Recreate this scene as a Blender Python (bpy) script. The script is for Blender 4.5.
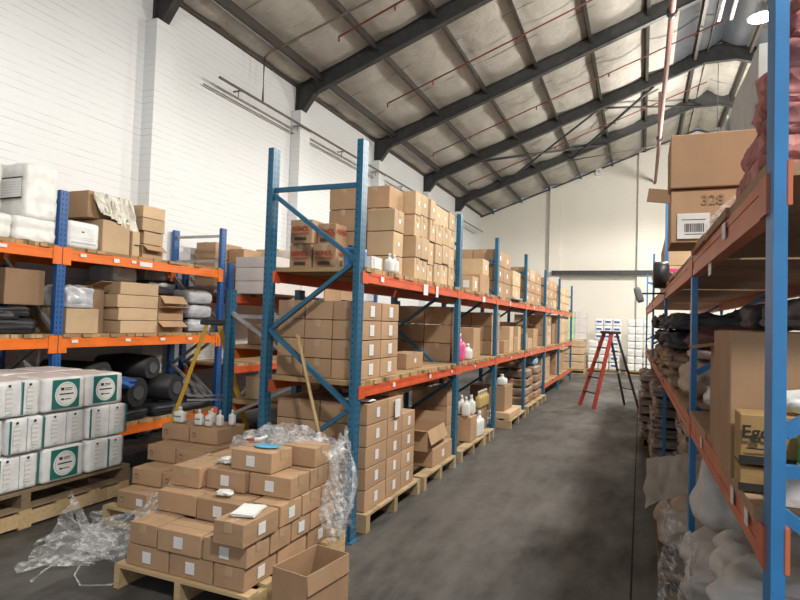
import bpy, bmesh, math, random
from mathutils import Vector, Matrix, noise, Euler
random.seed(7)
S = bpy.context.scene
COL = S.collection
R = math.radians
for o in list(bpy.data.objects): bpy.data.objects.remove(o)

# ------------------------------------------------------------------ camera
def camera():
    yaw, pitch, roll = R(22.6), R(2.0), R(1.8)
    cy, sy = math.cos(yaw), math.sin(yaw)
    f = Vector((-sy*math.cos(pitch), cy*math.cos(pitch), math.sin(pitch)))
    r = Vector((cy, sy, 0)); u = r.cross(f)
    r2 = math.cos(roll)*r + math.sin(roll)*u
    u2 = -math.sin(roll)*r + math.cos(roll)*u
    c = bpy.data.cameras.new('camera'); o = bpy.data.objects.new('camera', c); COL.objects.link(o)
    o.matrix_world = Matrix((( r2.x, u2.x, -f.x, 0), (r2.y, u2.y, -f.y, 0), (r2.z, u2.z, -f.z, 1.6), (0, 0, 0, 1)))
    c.sensor_width = 36; c.lens = 580/800*36; c.clip_start = .05; c.clip_end = 200
    S.camera = o
camera()

# ------------------------------------------------------------------ world and lights
W = bpy.data.worlds.new('world'); S.world = W; W.use_nodes = True
bg = W.node_tree.nodes['Background']; bg.inputs[0].default_value = (.80, .88, 1, 1); bg.inputs[1].default_value = .25
def area(loc, rot, sx, sy, power, col=(1, 1, 1), spread=180):
    l = bpy.data.lights.new('light', 'AREA'); l.shape = 'RECTANGLE'; l.size = sx; l.size_y = sy; l.energy = power; l.color = col
    l.spread = R(spread)
    o = bpy.data.objects.new('added_fill_light', l); COL.objects.link(o); o.location = loc; o.rotation_euler = rot
    return o
# fill light added behind the camera; no door is modelled there
area((1.5, -5.8, 2.6), (R(90), 0, 0), 7, 4.6, 75, (.93, .96, 1))
# high bay lamps hang under the ridge: only the fourth one shows in the photograph
LAMPS = [(1.75, -.9, 6.6, 950), (1.75, 4.7, 6.6, 850), (1.66, 10.3, 6.48, 1000), (1.75, 16.8, 6.6, 1500)]
def lamp_light(x, y, z, p):
    l = bpy.data.lights.new('lamp_light', 'POINT'); l.shadow_soft_size = .30; l.energy = p; l.color = (1, .96, .88)
    o = bpy.data.objects.new('lamp_light', l); COL.objects.link(o); o.location = (x, y, z)
    l.energy = p*.42
    d = bpy.data.lights.new('lamp_beam', 'SPOT'); d.spot_size = R(172); d.spot_blend = .25; d.shadow_soft_size = .25; d.energy = p*.62; d.color = (1, .96, .88)
    o = bpy.data.objects.new('lamp_beam', d); COL.objects.link(o); o.location = (x, y, z+.04)
for q in LAMPS: lamp_light(q[0], q[1], q[2]-.36, q[3])
# view transform, exposure and bounces
S.view_settings.view_transform = 'Standard'; S.view_settings.look = 'None'; S.view_settings.gamma = 1
S.view_settings.exposure = .30
S.view_settings.use_curve_mapping = False
S.cycles.max_bounces = 7; S.cycles.diffuse_bounces = 4; S.cycles.transparent_max_bounces = 12
S.cycles.sample_clamp_indirect = 4; S.cycles.caustics_reflective = False; S.cycles.caustics_refractive = False

# ------------------------------------------------------------------ materials
MATS = {}
class NT:
    def __init__(s, name):
        s.m = bpy.data.materials.new(name); s.m.use_nodes = True; s.t = s.m.node_tree; s.b = s.t.nodes['Principled BSDF']
    def n(s, typ, **k):
        x = s.t.nodes.new(typ)
        for a, v in k.items():
            if a.startswith('i_'): x.inputs[int(a[2:])].default_value = v
            else: setattr(x, a, v)
        return x
    def l(s, a, b): s.t.links.new(a, b)
    def math(s, op, a, b=0.0, c=None):
        x = s.n('ShaderNodeMath', operation=op)
        for i, v in enumerate((a, b) if c is None else (a, b, c)):
            if isinstance(v, (int, float)): x.inputs[i].default_value = v
            else: s.l(v, x.inputs[i])
        return x.outputs[0]
    def mix(s, fac, a, b, blend='MIX'):
        x = s.n('ShaderNodeMix', data_type='RGBA', blend_type=blend)
        for i, v in ((0, fac), (6, a), (7, b)):
            if isinstance(v, (int, float)): x.inputs[i].default_value = v
            elif isinstance(v, tuple): x.inputs[i].default_value = (*v[:3], 1)
            else: s.l(v, x.inputs[i])
        return x.outputs[2]
    def coord(s, which='Object'):
        return s.n('ShaderNodeTexCoord').outputs[which]
    def noise(s, scale, detail=3, vec=None, scl=None, rough=.5):
        x = s.n('ShaderNodeTexNoise'); x.inputs['Scale'].default_value = scale; x.inputs['Detail'].default_value = detail; x.inputs['Roughness'].default_value = rough
        v = vec or s.coord()
        if scl:
            mp = s.n('ShaderNodeMapping'); mp.inputs['Scale'].default_value = scl; s.l(v, mp.inputs[0]); v = mp.outputs[0]
        s.l(v, x.inputs['Vector']); return x.outputs[0]
    def ramp(s, fac, a, b):
        x = s.n('ShaderNodeMapRange'); x.inputs[1].default_value = a; x.inputs[2].default_value = b; s.l(fac, x.inputs[0]); return x.outputs[0]
    def bump(s, h, strength=.3, dist=.01):
        x = s.n('ShaderNodeBump'); x.inputs['Strength'].default_value = strength; x.inputs['Distance'].default_value = dist
        s.l(h, x.inputs['Height']); s.l(x.outputs[0], s.b.inputs['Normal'])
    def base(s, c):
        if isinstance(c, tuple): s.b.inputs['Base Color'].default_value = (*c[:3], 1)
        else: s.l(c, s.b.inputs['Base Color'])
    def set(s, rough=.6, metal=0, spec=.4):
        s.b.inputs['Roughness'].default_value = rough; s.b.inputs['Metallic'].default_value = metal; s.b.inputs['Specular IOR Level'].default_value = spec
        return s

def simple(name, c, rough=.6, metal=0, spec=.4, var=.12, scale=8, bump=0, bscale=30, rnd=0, scl=None):
    if name in MATS: return MATS[name]
    t = NT(name).set(rough, metal, spec)
    nz = t.noise(scale, 4, scl=scl)
    f = t.ramp(nz, .3, .7)
    lo = tuple(x*(1-var) for x in c); hi = tuple(min(1, x*(1+var)) for x in c)
    out = t.mix(f, lo, hi)
    if rnd:
        oi = t.n('ShaderNodeObjectInfo').outputs['Random']
        k = t.math('MULTIPLY_ADD', oi, 2*rnd, 1-rnd)
        cc = t.n('ShaderNodeCombineXYZ')
        for i in range(3): t.l(k, cc.inputs[i])
        out = t.mix(1.0, out, cc.outputs[0], 'MULTIPLY')
    t.base(out)
    if bump: t.bump(t.noise(bscale, 4), bump, .01)
    MATS[name] = t.m; return t.m

def m_brick(name, paint, mortar, axis):
    t = NT(name).set(.55, 0, .3)
    co = t.coord()
    sp = t.n('ShaderNodeSeparateXYZ'); t.l(co, sp.inputs[0])
    cb = t.n('ShaderNodeCombineXYZ'); t.l(sp.outputs[axis], cb.inputs[0]); t.l(sp.outputs[2], cb.inputs[1])
    br = t.n('ShaderNodeTexBrick'); t.l(cb.outputs[0], br.inputs['Vector'])
    br.inputs['Scale'].default_value = 1; br.inputs['Brick Width'].default_value = .235; br.inputs['Row Height'].default_value = .085
    br.inputs['Mortar Size'].default_value = .008; br.inputs['Mortar Smooth'].default_value = .4
    br.inputs['Color1'].default_value = (1, 1, 1, 1); br.inputs['Color2'].default_value = (.93, .93, .93, 1); br.inputs['Mortar'].default_value = (0, 0, 0, 1)
    # the joints are only partly open under the paint: patches of open bed joint
    n1 = t.ramp(t.noise(1.0, 4, cb.outputs[0], (1.3, 8, 1), .8), .40, .62)
    jf = t.math('MULTIPLY', t.math('SUBTRACT', 1.0, br.outputs['Fac']), 1.0)
    zf = t.math('FRACT', t.math('DIVIDE', sp.outputs[2], .085)); bed = t.ramp(zf, .14, .02)
    joint = t.math('MULTIPLY', bed, n1)
    dirt = t.ramp(t.noise(.55, 5), .3, .75)
    base = t.mix(dirt, tuple(x*.94 for x in paint), paint)
    t.base(t.mix(t.math('MULTIPLY', joint, .62), base, mortar))
    h = t.math('ADD', t.math('MULTIPLY', br.outputs['Fac'], -1.0), t.math('MULTIPLY', t.noise(25, 3), .5))
    t.bump(h, .25, .004)
    MATS[name] = t.m; return t.m
M_WALL = m_brick('white_painted_brick', (.79, .80, .81), (.34, .33, .32), 1)
M_BACK = m_brick('cream_painted_brick', (.80, .76, .68), (.55, .53, .48), 0)

def m_floor():
    t = NT('worn_dark_concrete').set(.5, 0, .35)
    co = t.coord()
    a = t.ramp(t.noise(.9, 6, co, (1, .55, 1), .68), .40, .62)
    b = t.ramp(t.noise(5, 6, co, (1.6, .35, 1), .65), .35, .75)
    c = t.mix(a, (.030, .029, .028), (.098, .093, .086))
    c = t.mix(t.math('MULTIPLY', b, .55), c, (.155, .143, .130))
    s = t.ramp(t.noise(2.2, 4, co, (1, 1, 1), .5), .62, .72)
    c = t.mix(t.math('MULTIPLY', s, .5), c, (.026, .025, .025))
    t.base(c)
    r = t.math('MULTIPLY_ADD', a, -.16, .58); t.l(r, t.b.inputs['Roughness'])
    t.bump(t.noise(60, 4, co), .15, .004)
    return t.m
M_FLOOR = m_floor()

def m_foil():
    t = NT('silver_foil_insulation').set(.62, .1, .35)
    co = t.coord()
    a = t.noise(2.4, 5, co, (1, .55, 1), .6)
    b = t.noise(9, 5, co, (.5, 3, 1), .6)
    c = t.mix(t.ramp(a, .3, .7), (.42, .395, .35), (.58, .55, .495))
    c = t.mix(t.math('MULTIPLY', t.ramp(b, .52, .75), .35), c, (.78, .75, .69))
    t.base(c)
    t.bump(t.math('ADD', a, t.math('MULTIPLY', b, .55)), .8, .05)
    return t.m
M_FOIL = m_foil()

def m_card(name, c, rnd=.13):
    t = NT(name).set(.8, 0, .2)
    co = t.coord()
    oi = t.n('ShaderNodeObjectInfo').outputs['Random']
    a = t.ramp(t.noise(4, 4, co), .3, .7)
    fl = t.noise(120, 2, co, (1, 1, .05))
    col = t.mix(a, tuple(x*.90 for x in c), tuple(x*1.07 for x in c))
    k = t.math('MULTIPLY_ADD', oi, 2*rnd, 1-rnd)
    k = t.math('MULTIPLY', k, t.math('MULTIPLY_ADD', fl, .10, .95))
    cc = t.n('ShaderNodeCombineXYZ')
    for i in range(3): t.l(k, cc.inputs[i])
    t.base(t.mix(1.0, col, cc.outputs[0], 'MULTIPLY'))
    t.bump(t.noise(7, 3, co), .25, .012)
    MATS[name] = t.m; return t.m
CARD = m_card('brown_cardboard', (.43, .275, .165))
CARDP = m_card('pale_cardboard', (.56, .40, .25))
CARDD = m_card('dark_cardboard', (.30, .19, .115))
CARDW = m_card('white_cardboard', (.66, .61, .58), .05)
CARDY = m_card('yellow_cardboard', (.42, .27, .12), .05)
TAPE = simple('parcel_tape', (.47, .33, .20), .22, spec=.6)
MARKI = simple('brown_print', (.20, .12, .07), .7)
INK = simple('black_ink', (.03, .028, .025), .6)
REDINK = simple('red_ink', (.42, .04, .025), .6)
HOLE = simple('dark_floor_crack', (.02, .018, .015), .9)
def m_label(name, dens=.55):
    t = NT(name).set(.5)
    co = t.coord('Generated')
    sp = t.n('ShaderNodeSeparateXYZ'); t.l(co, sp.inputs[0])
    mx = t.math('MAXIMUM', sp.outputs[0], sp.outputs[1])
    # printed rows: bands in height broken up along the line by noise
    band = t.math('GREATER_THAN', t.math('FRACT', t.math('MULTIPLY', sp.outputs[2], 7.0)), .52)
    cb = t.n('ShaderNodeCombineXYZ'); t.l(t.math('MULTIPLY', t.math('ADD', sp.outputs[0], sp.outputs[1]), 30.0), cb.inputs[0]); t.l(t.math('FLOOR', t.math('MULTIPLY', sp.outputs[2], 7.0)), cb.inputs[1])
    nz = t.n('ShaderNodeTexNoise'); nz.inputs['Scale'].default_value = 1; t.l(cb.outputs[0], nz.inputs['Vector'])
    wd = t.math('GREATER_THAN', nz.outputs[0], dens)
    e = t.math('MULTIPLY', t.math('GREATER_THAN', sp.outputs[2], .1), t.math('LESS_THAN', sp.outputs[2], .92))
    f = t.math('MULTIPLY', t.math('MULTIPLY', band, wd), e)
    t.base(t.mix(t.math('MULTIPLY', f, .24), (.80, .80, .79), (.10, .10, .11)))
    MATS[name] = t.m; return t.m
LABEL = m_label('printed_paper_label', .45)

def m_post(name, c, hole=(.012, .02, .04), slots=True):
    t = NT(name).set(.38, 0, .5)
    co = t.coord(); sp = t.n('ShaderNodeSeparateXYZ'); t.l(co, sp.inputs[0])
    nrm = t.n('ShaderNodeNewGeometry').outputs['Normal']; ns = t.n('ShaderNodeSeparateXYZ'); t.l(nrm, ns.inputs[0])
    fx = t.math('GREATER_THAN', t.math('ABSOLUTE', ns.outputs[0]), .7)
    fy = t.math('GREATER_THAN', t.math('ABSOLUTE', ns.outputs[1]), .7)
    zz = t.math('ABSOLUTE', t.math('SUBTRACT', t.math('FRACT', t.math('MULTIPLY', sp.outputs[2], 20.0)), .5))
    inz = t.math('LESS_THAN', zz, .26)
    ay = t.math('ABSOLUTE', t.math('SUBTRACT', t.math('ABSOLUTE', sp.outputs[1]), .020))
    h1 = t.math('MULTIPLY', t.math('MULTIPLY', fx, inz), t.math('LESS_THAN', ay, .0065))
    ax = t.math('ABSOLUTE', t.math('SUBTRACT', sp.outputs[0], -.010))
    inz2 = t.math('LESS_THAN', zz, .16)
    h2 = t.math('MULTIPLY', t.math('MULTIPLY', fy, inz2), t.math('LESS_THAN', ax, .005))
    nz = t.ramp(t.noise(6, 4), .3, .75)
    col = t.mix(nz, tuple(x*.85 for x in c), tuple(x*1.1 for x in c))
    chip = t.math('GREATER_THAN', t.noise(28, 5), .70)
    col = t.mix(t.math('MULTIPLY', chip, .5), col, tuple(x*.35+.05 for x in c))
    if slots:
        col = t.mix(t.math('MAXIMUM', h1, h2), col, hole)
    t.base(col); MATS[name] = t.m; return t.m
BLUE_C = m_post('teal_blue_powder_coat', (.018, .122, .22))
BLUE_L = m_post('deep_blue_powder_coat', (.022, .105, .33))
BLUE_R = m_post('bright_blue_powder_coat', (.035, .22, .52), slots=False)
def m_beam(name, c):
    t = NT(name).set(.42, 0, .45)
    nz = t.ramp(t.noise(5, 5), .3, .75)
    col = t.mix(nz, tuple(x*.85 for x in c), tuple(min(1, x*1.12) for x in c))
    chip = t.math('GREATER_THAN', t.noise(22, 5, None, (1, .35, 1)), .67)
    t.base(t.mix(t.math('MULTIPLY', chip, .55), col, (.30, .20, .16)))
    MATS[name] = t.m; return t.m
ORANGE_L = m_beam('orange_beam_paint', (.80, .175, .02))
ORANGE_C = m_beam('red_orange_beam_paint', (.66, .10, .03))
ORANGE_R = m_beam('worn_orange_beam_paint', (.60, .17, .08))
GALV = simple('galvanised_steel', (.42, .43, .44), .4, .6)
def m_wood(name, c, pitch=.11, axis=1, var=.35):
    t = NT(name).set(.75, 0, .2)
    co = t.coord(); sp = t.n('ShaderNodeSeparateXYZ'); t.l(co, sp.inputs[0])
    idx = t.math('FLOOR', t.math('DIVIDE', sp.outputs[axis], pitch))
    wn = t.n('ShaderNodeTexWhiteNoise', noise_dimensions='1D'); t.l(idx, wn.inputs['W'])
    scl = (1.5, 22, 22) if axis == 1 else (22, 1.5, 22)
    g = t.ramp(t.noise(2.2, 5, co, scl, .6), .3, .7)
    col = t.mix(g, tuple(x*.72 for x in c), c)
    k = t.math('MULTIPLY_ADD', wn.outputs['Value'], 2*var, 1-var)
    cc = t.n('ShaderNodeCombineXYZ')
    for i in range(3): t.l(k, cc.inputs[i])
    t.base(t.mix(1.0, col, cc.outputs[0], 'MULTIPLY')); t.bump(g, .2, .004)
    MATS[name] = t.m; return t.m
DECK = m_wood('shelf_timber', (.44, .29, .15), .11)
DECKR = m_wood('dark_shelf_plywood', (.46, .30, .19), .6, var=.12)
PINE = m_wood('pallet_pine', (.58, .42, .23), .125, var=.15)
MIDW = m_wood('greyed_pallet_pine', (.46, .34, .20), .125, var=.2)
OLDW = m_wood('weathered_pallet_wood', (.25, .18, .115), .125, var=.25)
STEEL = simple('dark_painted_steel', (.052, .052, .052), .55, .1, var=.25)
PURL = simple('purlin_steel', (.075, .065, .055), .5, .3)
PIPE = simple('red_brown_pipe', (.22, .055, .05), .5)
PIPEP = simple('faded_pink_pipe', (.30, .17, .155), .7)
DULL = simple('dull_grey_conduit', (.20, .18, .15), .5, .3)
WHITEP = simple('white_plastic', (.78, .78, .76), .35)
WHITES = simple('white_paper_wrap', (.80, .79, .76), .5, bump=.3, bscale=14)
SHEET = simple('off_white_sheeting', (.50, .50, .49), .6)
WRAPW = simple('white_shrink_film', (.80, .80, .80), .22, spec=.7, bump=.55, bscale=22)
GREEN = simple('dark_green_print', (.02, .17, .15), .35)
GREENL = simple('pale_green_print', (.40, .58, .47), .4)
GREYP = simple('grey_print', (.42, .47, .50), .4)
BLACKF = simple('black_sheeting', (.022, .022, .025), .5, bump=.5, bscale=6)
DGREY = simple('dark_grey_sack', (.075, .075, .085), .55, bump=.4, bscale=12)
BAGG = simple('grey_bag_film', (.48, .49, .52), .22, spec=.7, bump=.6, bscale=16)
BAGD = simple('dull_grey_bag', (.20, .20, .21), .4, bump=.5, bscale=12)
BAGB = simple('black_bag_film', (.05, .05, .055), .3, spec=.7, bump=.6, bscale=16)
SACKW = simple('white_woven_sack', (.56, .54, .52), .5, bump=.4, bscale=9, rnd=.06)
SACKB = simple('beige_torn_sack', (.52, .44, .36), .7, bump=.5, bscale=9)
SACKG = simple('greyish_wrapped_sack', (.33, .285, .245), .4, spec=.6, bump=.6, bscale=14, rnd=.07)
SACKP = simple('brown_pink_sack', (.30, .21, .15), .45, spec=.6, bump=.5, bscale=12, rnd=.1)
def m_net():
    t = NT('red_net_sack').set(.6)
    co = t.coord()
    a = t.ramp(t.noise(9, 4, co), .3, .7); v = t.n('ShaderNodeTexVoronoi'); v.inputs['Scale'].default_value = 28; t.l(co, v.inputs['Vector'])
    c = t.mix(a, (.30, .085, .085), (.60, .27, .25)); t.base(c); t.bump(v.outputs['Distance'], .7, .02)
    return t.m
NET = m_net()
YEL = simple('yellow_fibreglass', (.62, .36, .02), .4)
REDL = simple('red_fibreglass', (.36, .04, .03), .4)
BLK = simple('black_plastic', (.025, .025, .028), .4)
PINK = simple('pink_liquid_plastic', (.85, .12, .33), .3)
YELB = simple('amber_liquid_plastic', (.55, .42, .16), .3)
BLUEP = simple('blue_film', (.05, .20, .50), .3)
BLUEPR = simple('blue_print', (.05, .10, .40), .4)
GRNP = simple('green_plastic', (.05, .36, .10), .35)
MAROON = simple('maroon_cloth', (.14, .055, .055), .7)
CLOTH = simple('pinkish_cloth', (.55, .42, .37), .7)
def m_film():
    t = NT('clear_stretch_film').set(.25, 0, .8)
    t.base((.90, .91, .93))
    a = t.ramp(t.noise(13, 5, None, (1, 1, 2.5), .7), .48, .70)
    t.l(t.math('MULTIPLY_ADD', a, .60, .13), t.b.inputs['Alpha'])
    t.bump(t.noise(18, 5), .7, .02)
    return t.m
FILM = m_film()
def m_glow():
    t = NT('lit_lamp_lens'); t.base((1, 1, 1)); t.b.inputs['Emission Color'].default_value = (.9, .97, 1, 1); t.b.inputs['Emission Strength'].default_value = 40
    return t.m
GLOW = m_glow()

# ------------------------------------------------------------------ object helpers
def tag(o, label=None, cat=None, group=None, kind=None):
    if label:
        w = label.split()
        assert 4 <= len(w) <= 16, (label, len(w))
        o['label'] = label
    if cat: o['category'] = cat
    if group: o['group'] = group
    if kind: o['kind'] = kind
    return o
def mesh_from(bm, name, mats, smooth=False):
    me = bpy.data.meshes.new(name); bm.to_mesh(me); bm.free()
    for m in (mats if isinstance(mats, (list, tuple)) else [mats]): me.materials.append(m)
    if smooth:
        for p in me.polygons: p.use_smooth = True
    return me
def obj(name, bm, mats, parent=None, at=(0, 0, 0), rot=None, smooth=False):
    me = bm if isinstance(bm, bpy.types.Mesh) else mesh_from(bm, name, mats, smooth)
    o = bpy.data.objects.new(name, me); COL.objects.link(o); o.location = at
    if rot: o.rotation_euler = rot
    if parent: o.parent = parent
    return o
def empty(name, loc, rotz=0, label=None, cat=None, group=None):
    o = bpy.data.objects.new(name, None); COL.objects.link(o); o.location = loc; o.rotation_euler = (0, 0, rotz); o.empty_display_size = .1
    return tag(o, label, cat, group)
def struct(name, bm, mats, at=(0, 0, 0), smooth=False):
    o = obj(name, bm, mats, None, at, smooth=smooth); o['kind'] = 'structure'; return o
def copy_tree(o, parent=None):
    c = o.copy(); COL.objects.link(c)
    if parent: c.parent = parent
    for ch in [x for x in bpy.data.objects if x.parent == o]: copy_tree(ch, c)
    return c
def box(bm, x0, x1, y0, y1, z0, z1, mi=0, bev=0):
    vs = [bm.verts.new((x, y, z)) for x in (x0, x1) for y in (y0, y1) for z in (z0, z1)]
    fs = []
    for q in ((0, 1, 3, 2), (4, 6, 7, 5), (0, 4, 5, 1), (2, 3, 7, 6), (0, 2, 6, 4), (1, 5, 7, 3)):
        f = bm.faces.new([vs[i] for i in q]); f.material_index = mi; fs.append(f)
    if bev:
        es = list({e for f in fs for e in f.edges})
        bmesh.ops.bevel(bm, geom=es, offset=bev, segments=1, affect='EDGES')
    return vs
def newbox(*a, **k):
    bm = bmesh.new(); box(bm, *a, **k); return bm
def bar(bm, p, q, w, h=None, up=(0, 0, 1), mi=0):
    """a rectangular bar from p to q, w across, h along up"""
    p, q = Vector(p), Vector(q); h = h or w; d = (q-p).normalized(); up = Vector(up)
    s = d.cross(up)
    if s.length < 1e-4: s = d.cross(Vector((1, 0, 0)))
    s.normalize(); u = s.cross(d)
    vs = [bm.verts.new(c + s*a*w/2 + u*b*h/2) for c in (p, q) for a, b in ((-1, -1), (1, -1), (1, 1), (-1, 1))]
    for f in ((3, 2, 1, 0), (4, 5, 6, 7), (0, 1, 5, 4), (1, 2, 6, 5), (2, 3, 7, 6), (3, 0, 4, 7)):
        bm.faces.new([vs[i] for i in f]).material_index = mi
def tube(bm, pts, r, seg=8, mi=0):
    pts = [Vector(p) for p in pts]; rings = []
    for i, p in enumerate(pts):
        d = (pts[min(i+1, len(pts)-1)] - pts[max(i-1, 0)]).normalized()
        a = d.cross(Vector((0, 0, 1)))
        if a.length < 1e-3: a = d.cross(Vector((1, 0, 0)))
        a.normalize(); b = d.cross(a); rr = r[i] if isinstance(r, (list, tuple)) else r
        rings.append([bm.verts.new(p + a*math.cos(t)*rr + b*math.sin(t)*rr) for t in [2*math.pi*k/seg for k in range(seg)]])
    for r0, r1 in zip(rings, rings[1:]):
        for k in range(seg):
            f = bm.faces.new((r0[k], r0[(k+1) % seg], r1[(k+1) % seg], r1[k])); f.material_index = mi; f.smooth = True
    for rg in (rings[0], rings[-1][::-1]):
        try: bm.faces.new(rg[::-1]).material_index = mi
        except ValueError: pass
def lathe(bm, prof, seg=14, c=(0, 0, 0), mi=0, sx=1, sy=1):
    rings = []
    for r, z in prof:
        rings.append([bm.verts.new((c[0]+r*sx*math.cos(t), c[1]+r*sy*math.sin(t), c[2]+z)) for t in [2*math.pi*k/seg for k in range(seg)]])
    for a, b in zip(rings, rings[1:]):
        for k in range(seg):
            f = bm.faces.new((a[k], a[(k+1) % seg], b[(k+1) % seg], b[k])); f.material_index = mi; f.smooth = True
    bm.faces.new(rings[0][::-1]).material_index = mi; bm.faces.new(rings[-1]).material_index = mi
def fbm(p, o=3):
    return noise.fractal(p, 1.0, 2.0, o)
def softbox(sx, sy, sz, r=.05, amp=.01, freq=6, seed=0, n=10, flat=True, pinch=0, ridge=None):
    """a rounded, crumpled block, base centre at the origin"""
    bm = bmesh.new()
    bmesh.ops.create_cube(bm, size=2)
    bmesh.ops.subdivide_edges(bm, edges=bm.edges[:], cuts=n, use_grid_fill=True)
    hx, hy, hz = sx/2, sy/2, sz/2; off = Vector((seed*3.17, seed*1.71, seed*.93))
    for v in bm.verts:
        c = Vector((v.co.x*hx, v.co.y*hy, v.co.z*hz))
        k = Vector((max(-hx+r, min(hx-r, c.x)), max(-hy+r, min(hy-r, c.y)), max(-hz+r, min(hz-r, c.z))))
        d = c-k
        nrm = d.normalized() if d.length > 1e-6 else Vector((0, 0, 1))
        p = k + nrm*min(r, d.length if d.length > 1e-6 else 0) if d.length > 1e-6 else c
        if pinch:
            e = max(abs(v.co.x)**4 if sx >= sy else abs(v.co.y)**4, 0)
            p.z *= 1 - pinch*e
        if abs(v.co.z) < .999 or v.co.z > 0 or not flat:
            p += nrm*(fbm(p*freq+off)-.55)*amp
        if ridge:
            ax, pitch, a2 = ridge
            p += nrm*a2*abs(math.sin(math.pi*p[ax]/pitch))
        v.co = p + Vector((0, 0, hz))
    return bm
def text(name, body, size, mat, parent, at, rot, ext=.0006, sx=1):
    c = bpy.data.curves.new(name, 'FONT'); c.body = body; c.size = size; c.extrude = ext; c.align_x = 'CENTER'; c.align_y = 'CENTER'; c.offset = size*.018
    c.materials.append(mat); f = bpy.data.objects.new('f', c); me = bpy.data.meshes.new_from_object(f); bpy.data.objects.remove(f); bpy.data.curves.remove(c)
    if not me.materials: me.materials.append(mat)
    o = bpy.data.objects.new(name, me); COL.objects.link(o); o.location = at; o.rotation_euler = rot; o.scale = (sx, 1, 1); o.parent = parent
    return o
FACE_Y = (R(90), 0, 0)          # lettering that faces -Y
FACE_X = (R(90), 0, R(90))      # lettering that faces +X
ORD = ['first', 'second', 'third', 'fourth', 'fifth', 'sixth', 'seventh', 'eighth', 'ninth', 'tenth', 'eleventh', 'twelfth']

# ------------------------------------------------------------------ the building
XL, XR, YB, YF, XRID, SL = -6.11, 9.6, 23.0, -6.0, 1.75, .36
def zr(x): return 6.0 + SL*((x-XL) if x <= XRID else (XRID-XL) - (x-XRID))
bm = bmesh.new(); box(bm, XL-.3, XR+.3, YF, YB+.3, -.12, 0); struct('floor', bm, M_FLOOR)
bm = bmesh.new(); bar(bm, (-.03, YF, .0005), (-.03, YB, .0005), .012, .003); struct('trim_1', bm, HOLE)  # dark crack line running along the floor
bm = bmesh.new(); box(bm, XL-.25, XL, YF, YB+.25, 0, 5.99); struct('wall_left', bm, M_WALL)
bm = bmesh.new(); box(bm, XR, XR+.25, YF, YB+.25, 0, 5.99); struct('wall_right', bm, M_WALL)
def gable():
    bm = bmesh.new(); pr = [(XL-.25, 0), (XR+.25, 0), (XR, 5.95), (XRID, zr(XRID)-.06), (XL, 5.94), (XL-.25, 5.9)]
    a = [bm.verts.new((x, YB, z)) for x, z in pr]; b = [bm.verts.new((x, YB+.25, z)) for x, z in pr]
    bm.faces.new(a); bm.faces.new(b[::-1])
    for i in range(len(pr)): j = (i+1) % len(pr); bm.faces.new((a[i], b[i], b[j], a[j]))
    bmesh.ops.recalc_face_normals(bm, faces=bm.faces[:]); return bm
struct('wall_back', gable(), M_BACK)
n = 2
RAFT = [-4.7, -1.2, 2.3, 5.8, 9.28, 12.79, 16.3, 19.5]
for y in RAFT:
    bm = bmesh.new(); box(bm, XL, XL+.2, y-.17, y+.17, 0, 5.46); struct('trim_%d' % n, bm, M_WALL); n += 1
for x0, x1 in ((-3.32, -2.93), (-.16, .33), (3.0, 3.45), (6.2, 6.6)):
    bm = bmesh.new(); zt = min(zr(x0), zr(x1))-.12; box(bm, x0, x1, YB-.22, YB, 0, zt); struct('trim_%d' % n, bm, M_BACK); n += 1
# dark flashing where the gable wall meets the roof
bm = bmesh.new(); bar(bm, (XL, YB-.03, zr(XL)-.09), (XRID, YB-.03, zr(XRID)-.09), .06, .05)
bar(bm, (XRID, YB-.03, zr(XRID)-.09), (XR, YB-.03, zr(XR)-.09), .06, .05); struct('trim_%d' % n, bm, PURL); n += 1
bm = bmesh.new(); bar(bm, (XL+.03, YF, 5.97), (XL+.03, YB, 5.97), .06, .05); struct('trim_%d' % n, bm, PURL); n += 1

PURLX = [-5.6, -4.48, -3.36, -2.23, -1.1, .02, 1.14]
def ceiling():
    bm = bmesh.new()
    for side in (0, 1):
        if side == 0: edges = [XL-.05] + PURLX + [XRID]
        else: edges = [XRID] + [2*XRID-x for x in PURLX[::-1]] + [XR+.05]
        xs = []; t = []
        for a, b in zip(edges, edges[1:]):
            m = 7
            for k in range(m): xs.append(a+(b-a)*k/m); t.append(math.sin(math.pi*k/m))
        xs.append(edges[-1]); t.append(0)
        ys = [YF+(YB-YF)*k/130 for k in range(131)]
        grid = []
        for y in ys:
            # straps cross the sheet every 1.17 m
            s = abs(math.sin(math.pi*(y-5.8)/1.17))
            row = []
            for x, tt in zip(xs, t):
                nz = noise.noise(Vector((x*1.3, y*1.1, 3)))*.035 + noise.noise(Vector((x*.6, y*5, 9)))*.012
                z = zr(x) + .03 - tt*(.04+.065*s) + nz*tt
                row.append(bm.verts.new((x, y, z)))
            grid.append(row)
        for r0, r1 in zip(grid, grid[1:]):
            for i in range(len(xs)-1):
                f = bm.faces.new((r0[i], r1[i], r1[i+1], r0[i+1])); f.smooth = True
                if .6 < xs[i] < 3.6 and r0[0].co.y < 16.2: f.material_index = 1  # ceiling faces around the ridge get a dark grey colour, except the far bays
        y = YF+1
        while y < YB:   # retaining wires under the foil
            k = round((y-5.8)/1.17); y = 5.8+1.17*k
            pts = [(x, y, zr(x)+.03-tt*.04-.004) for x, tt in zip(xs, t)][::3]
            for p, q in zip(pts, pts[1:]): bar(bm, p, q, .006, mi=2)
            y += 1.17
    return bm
struct('ceiling', ceiling(), [M_FOIL, simple('dark_ridge_ceiling', (.045, .05, .06), .6), PURL])
bm = bmesh.new()
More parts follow.
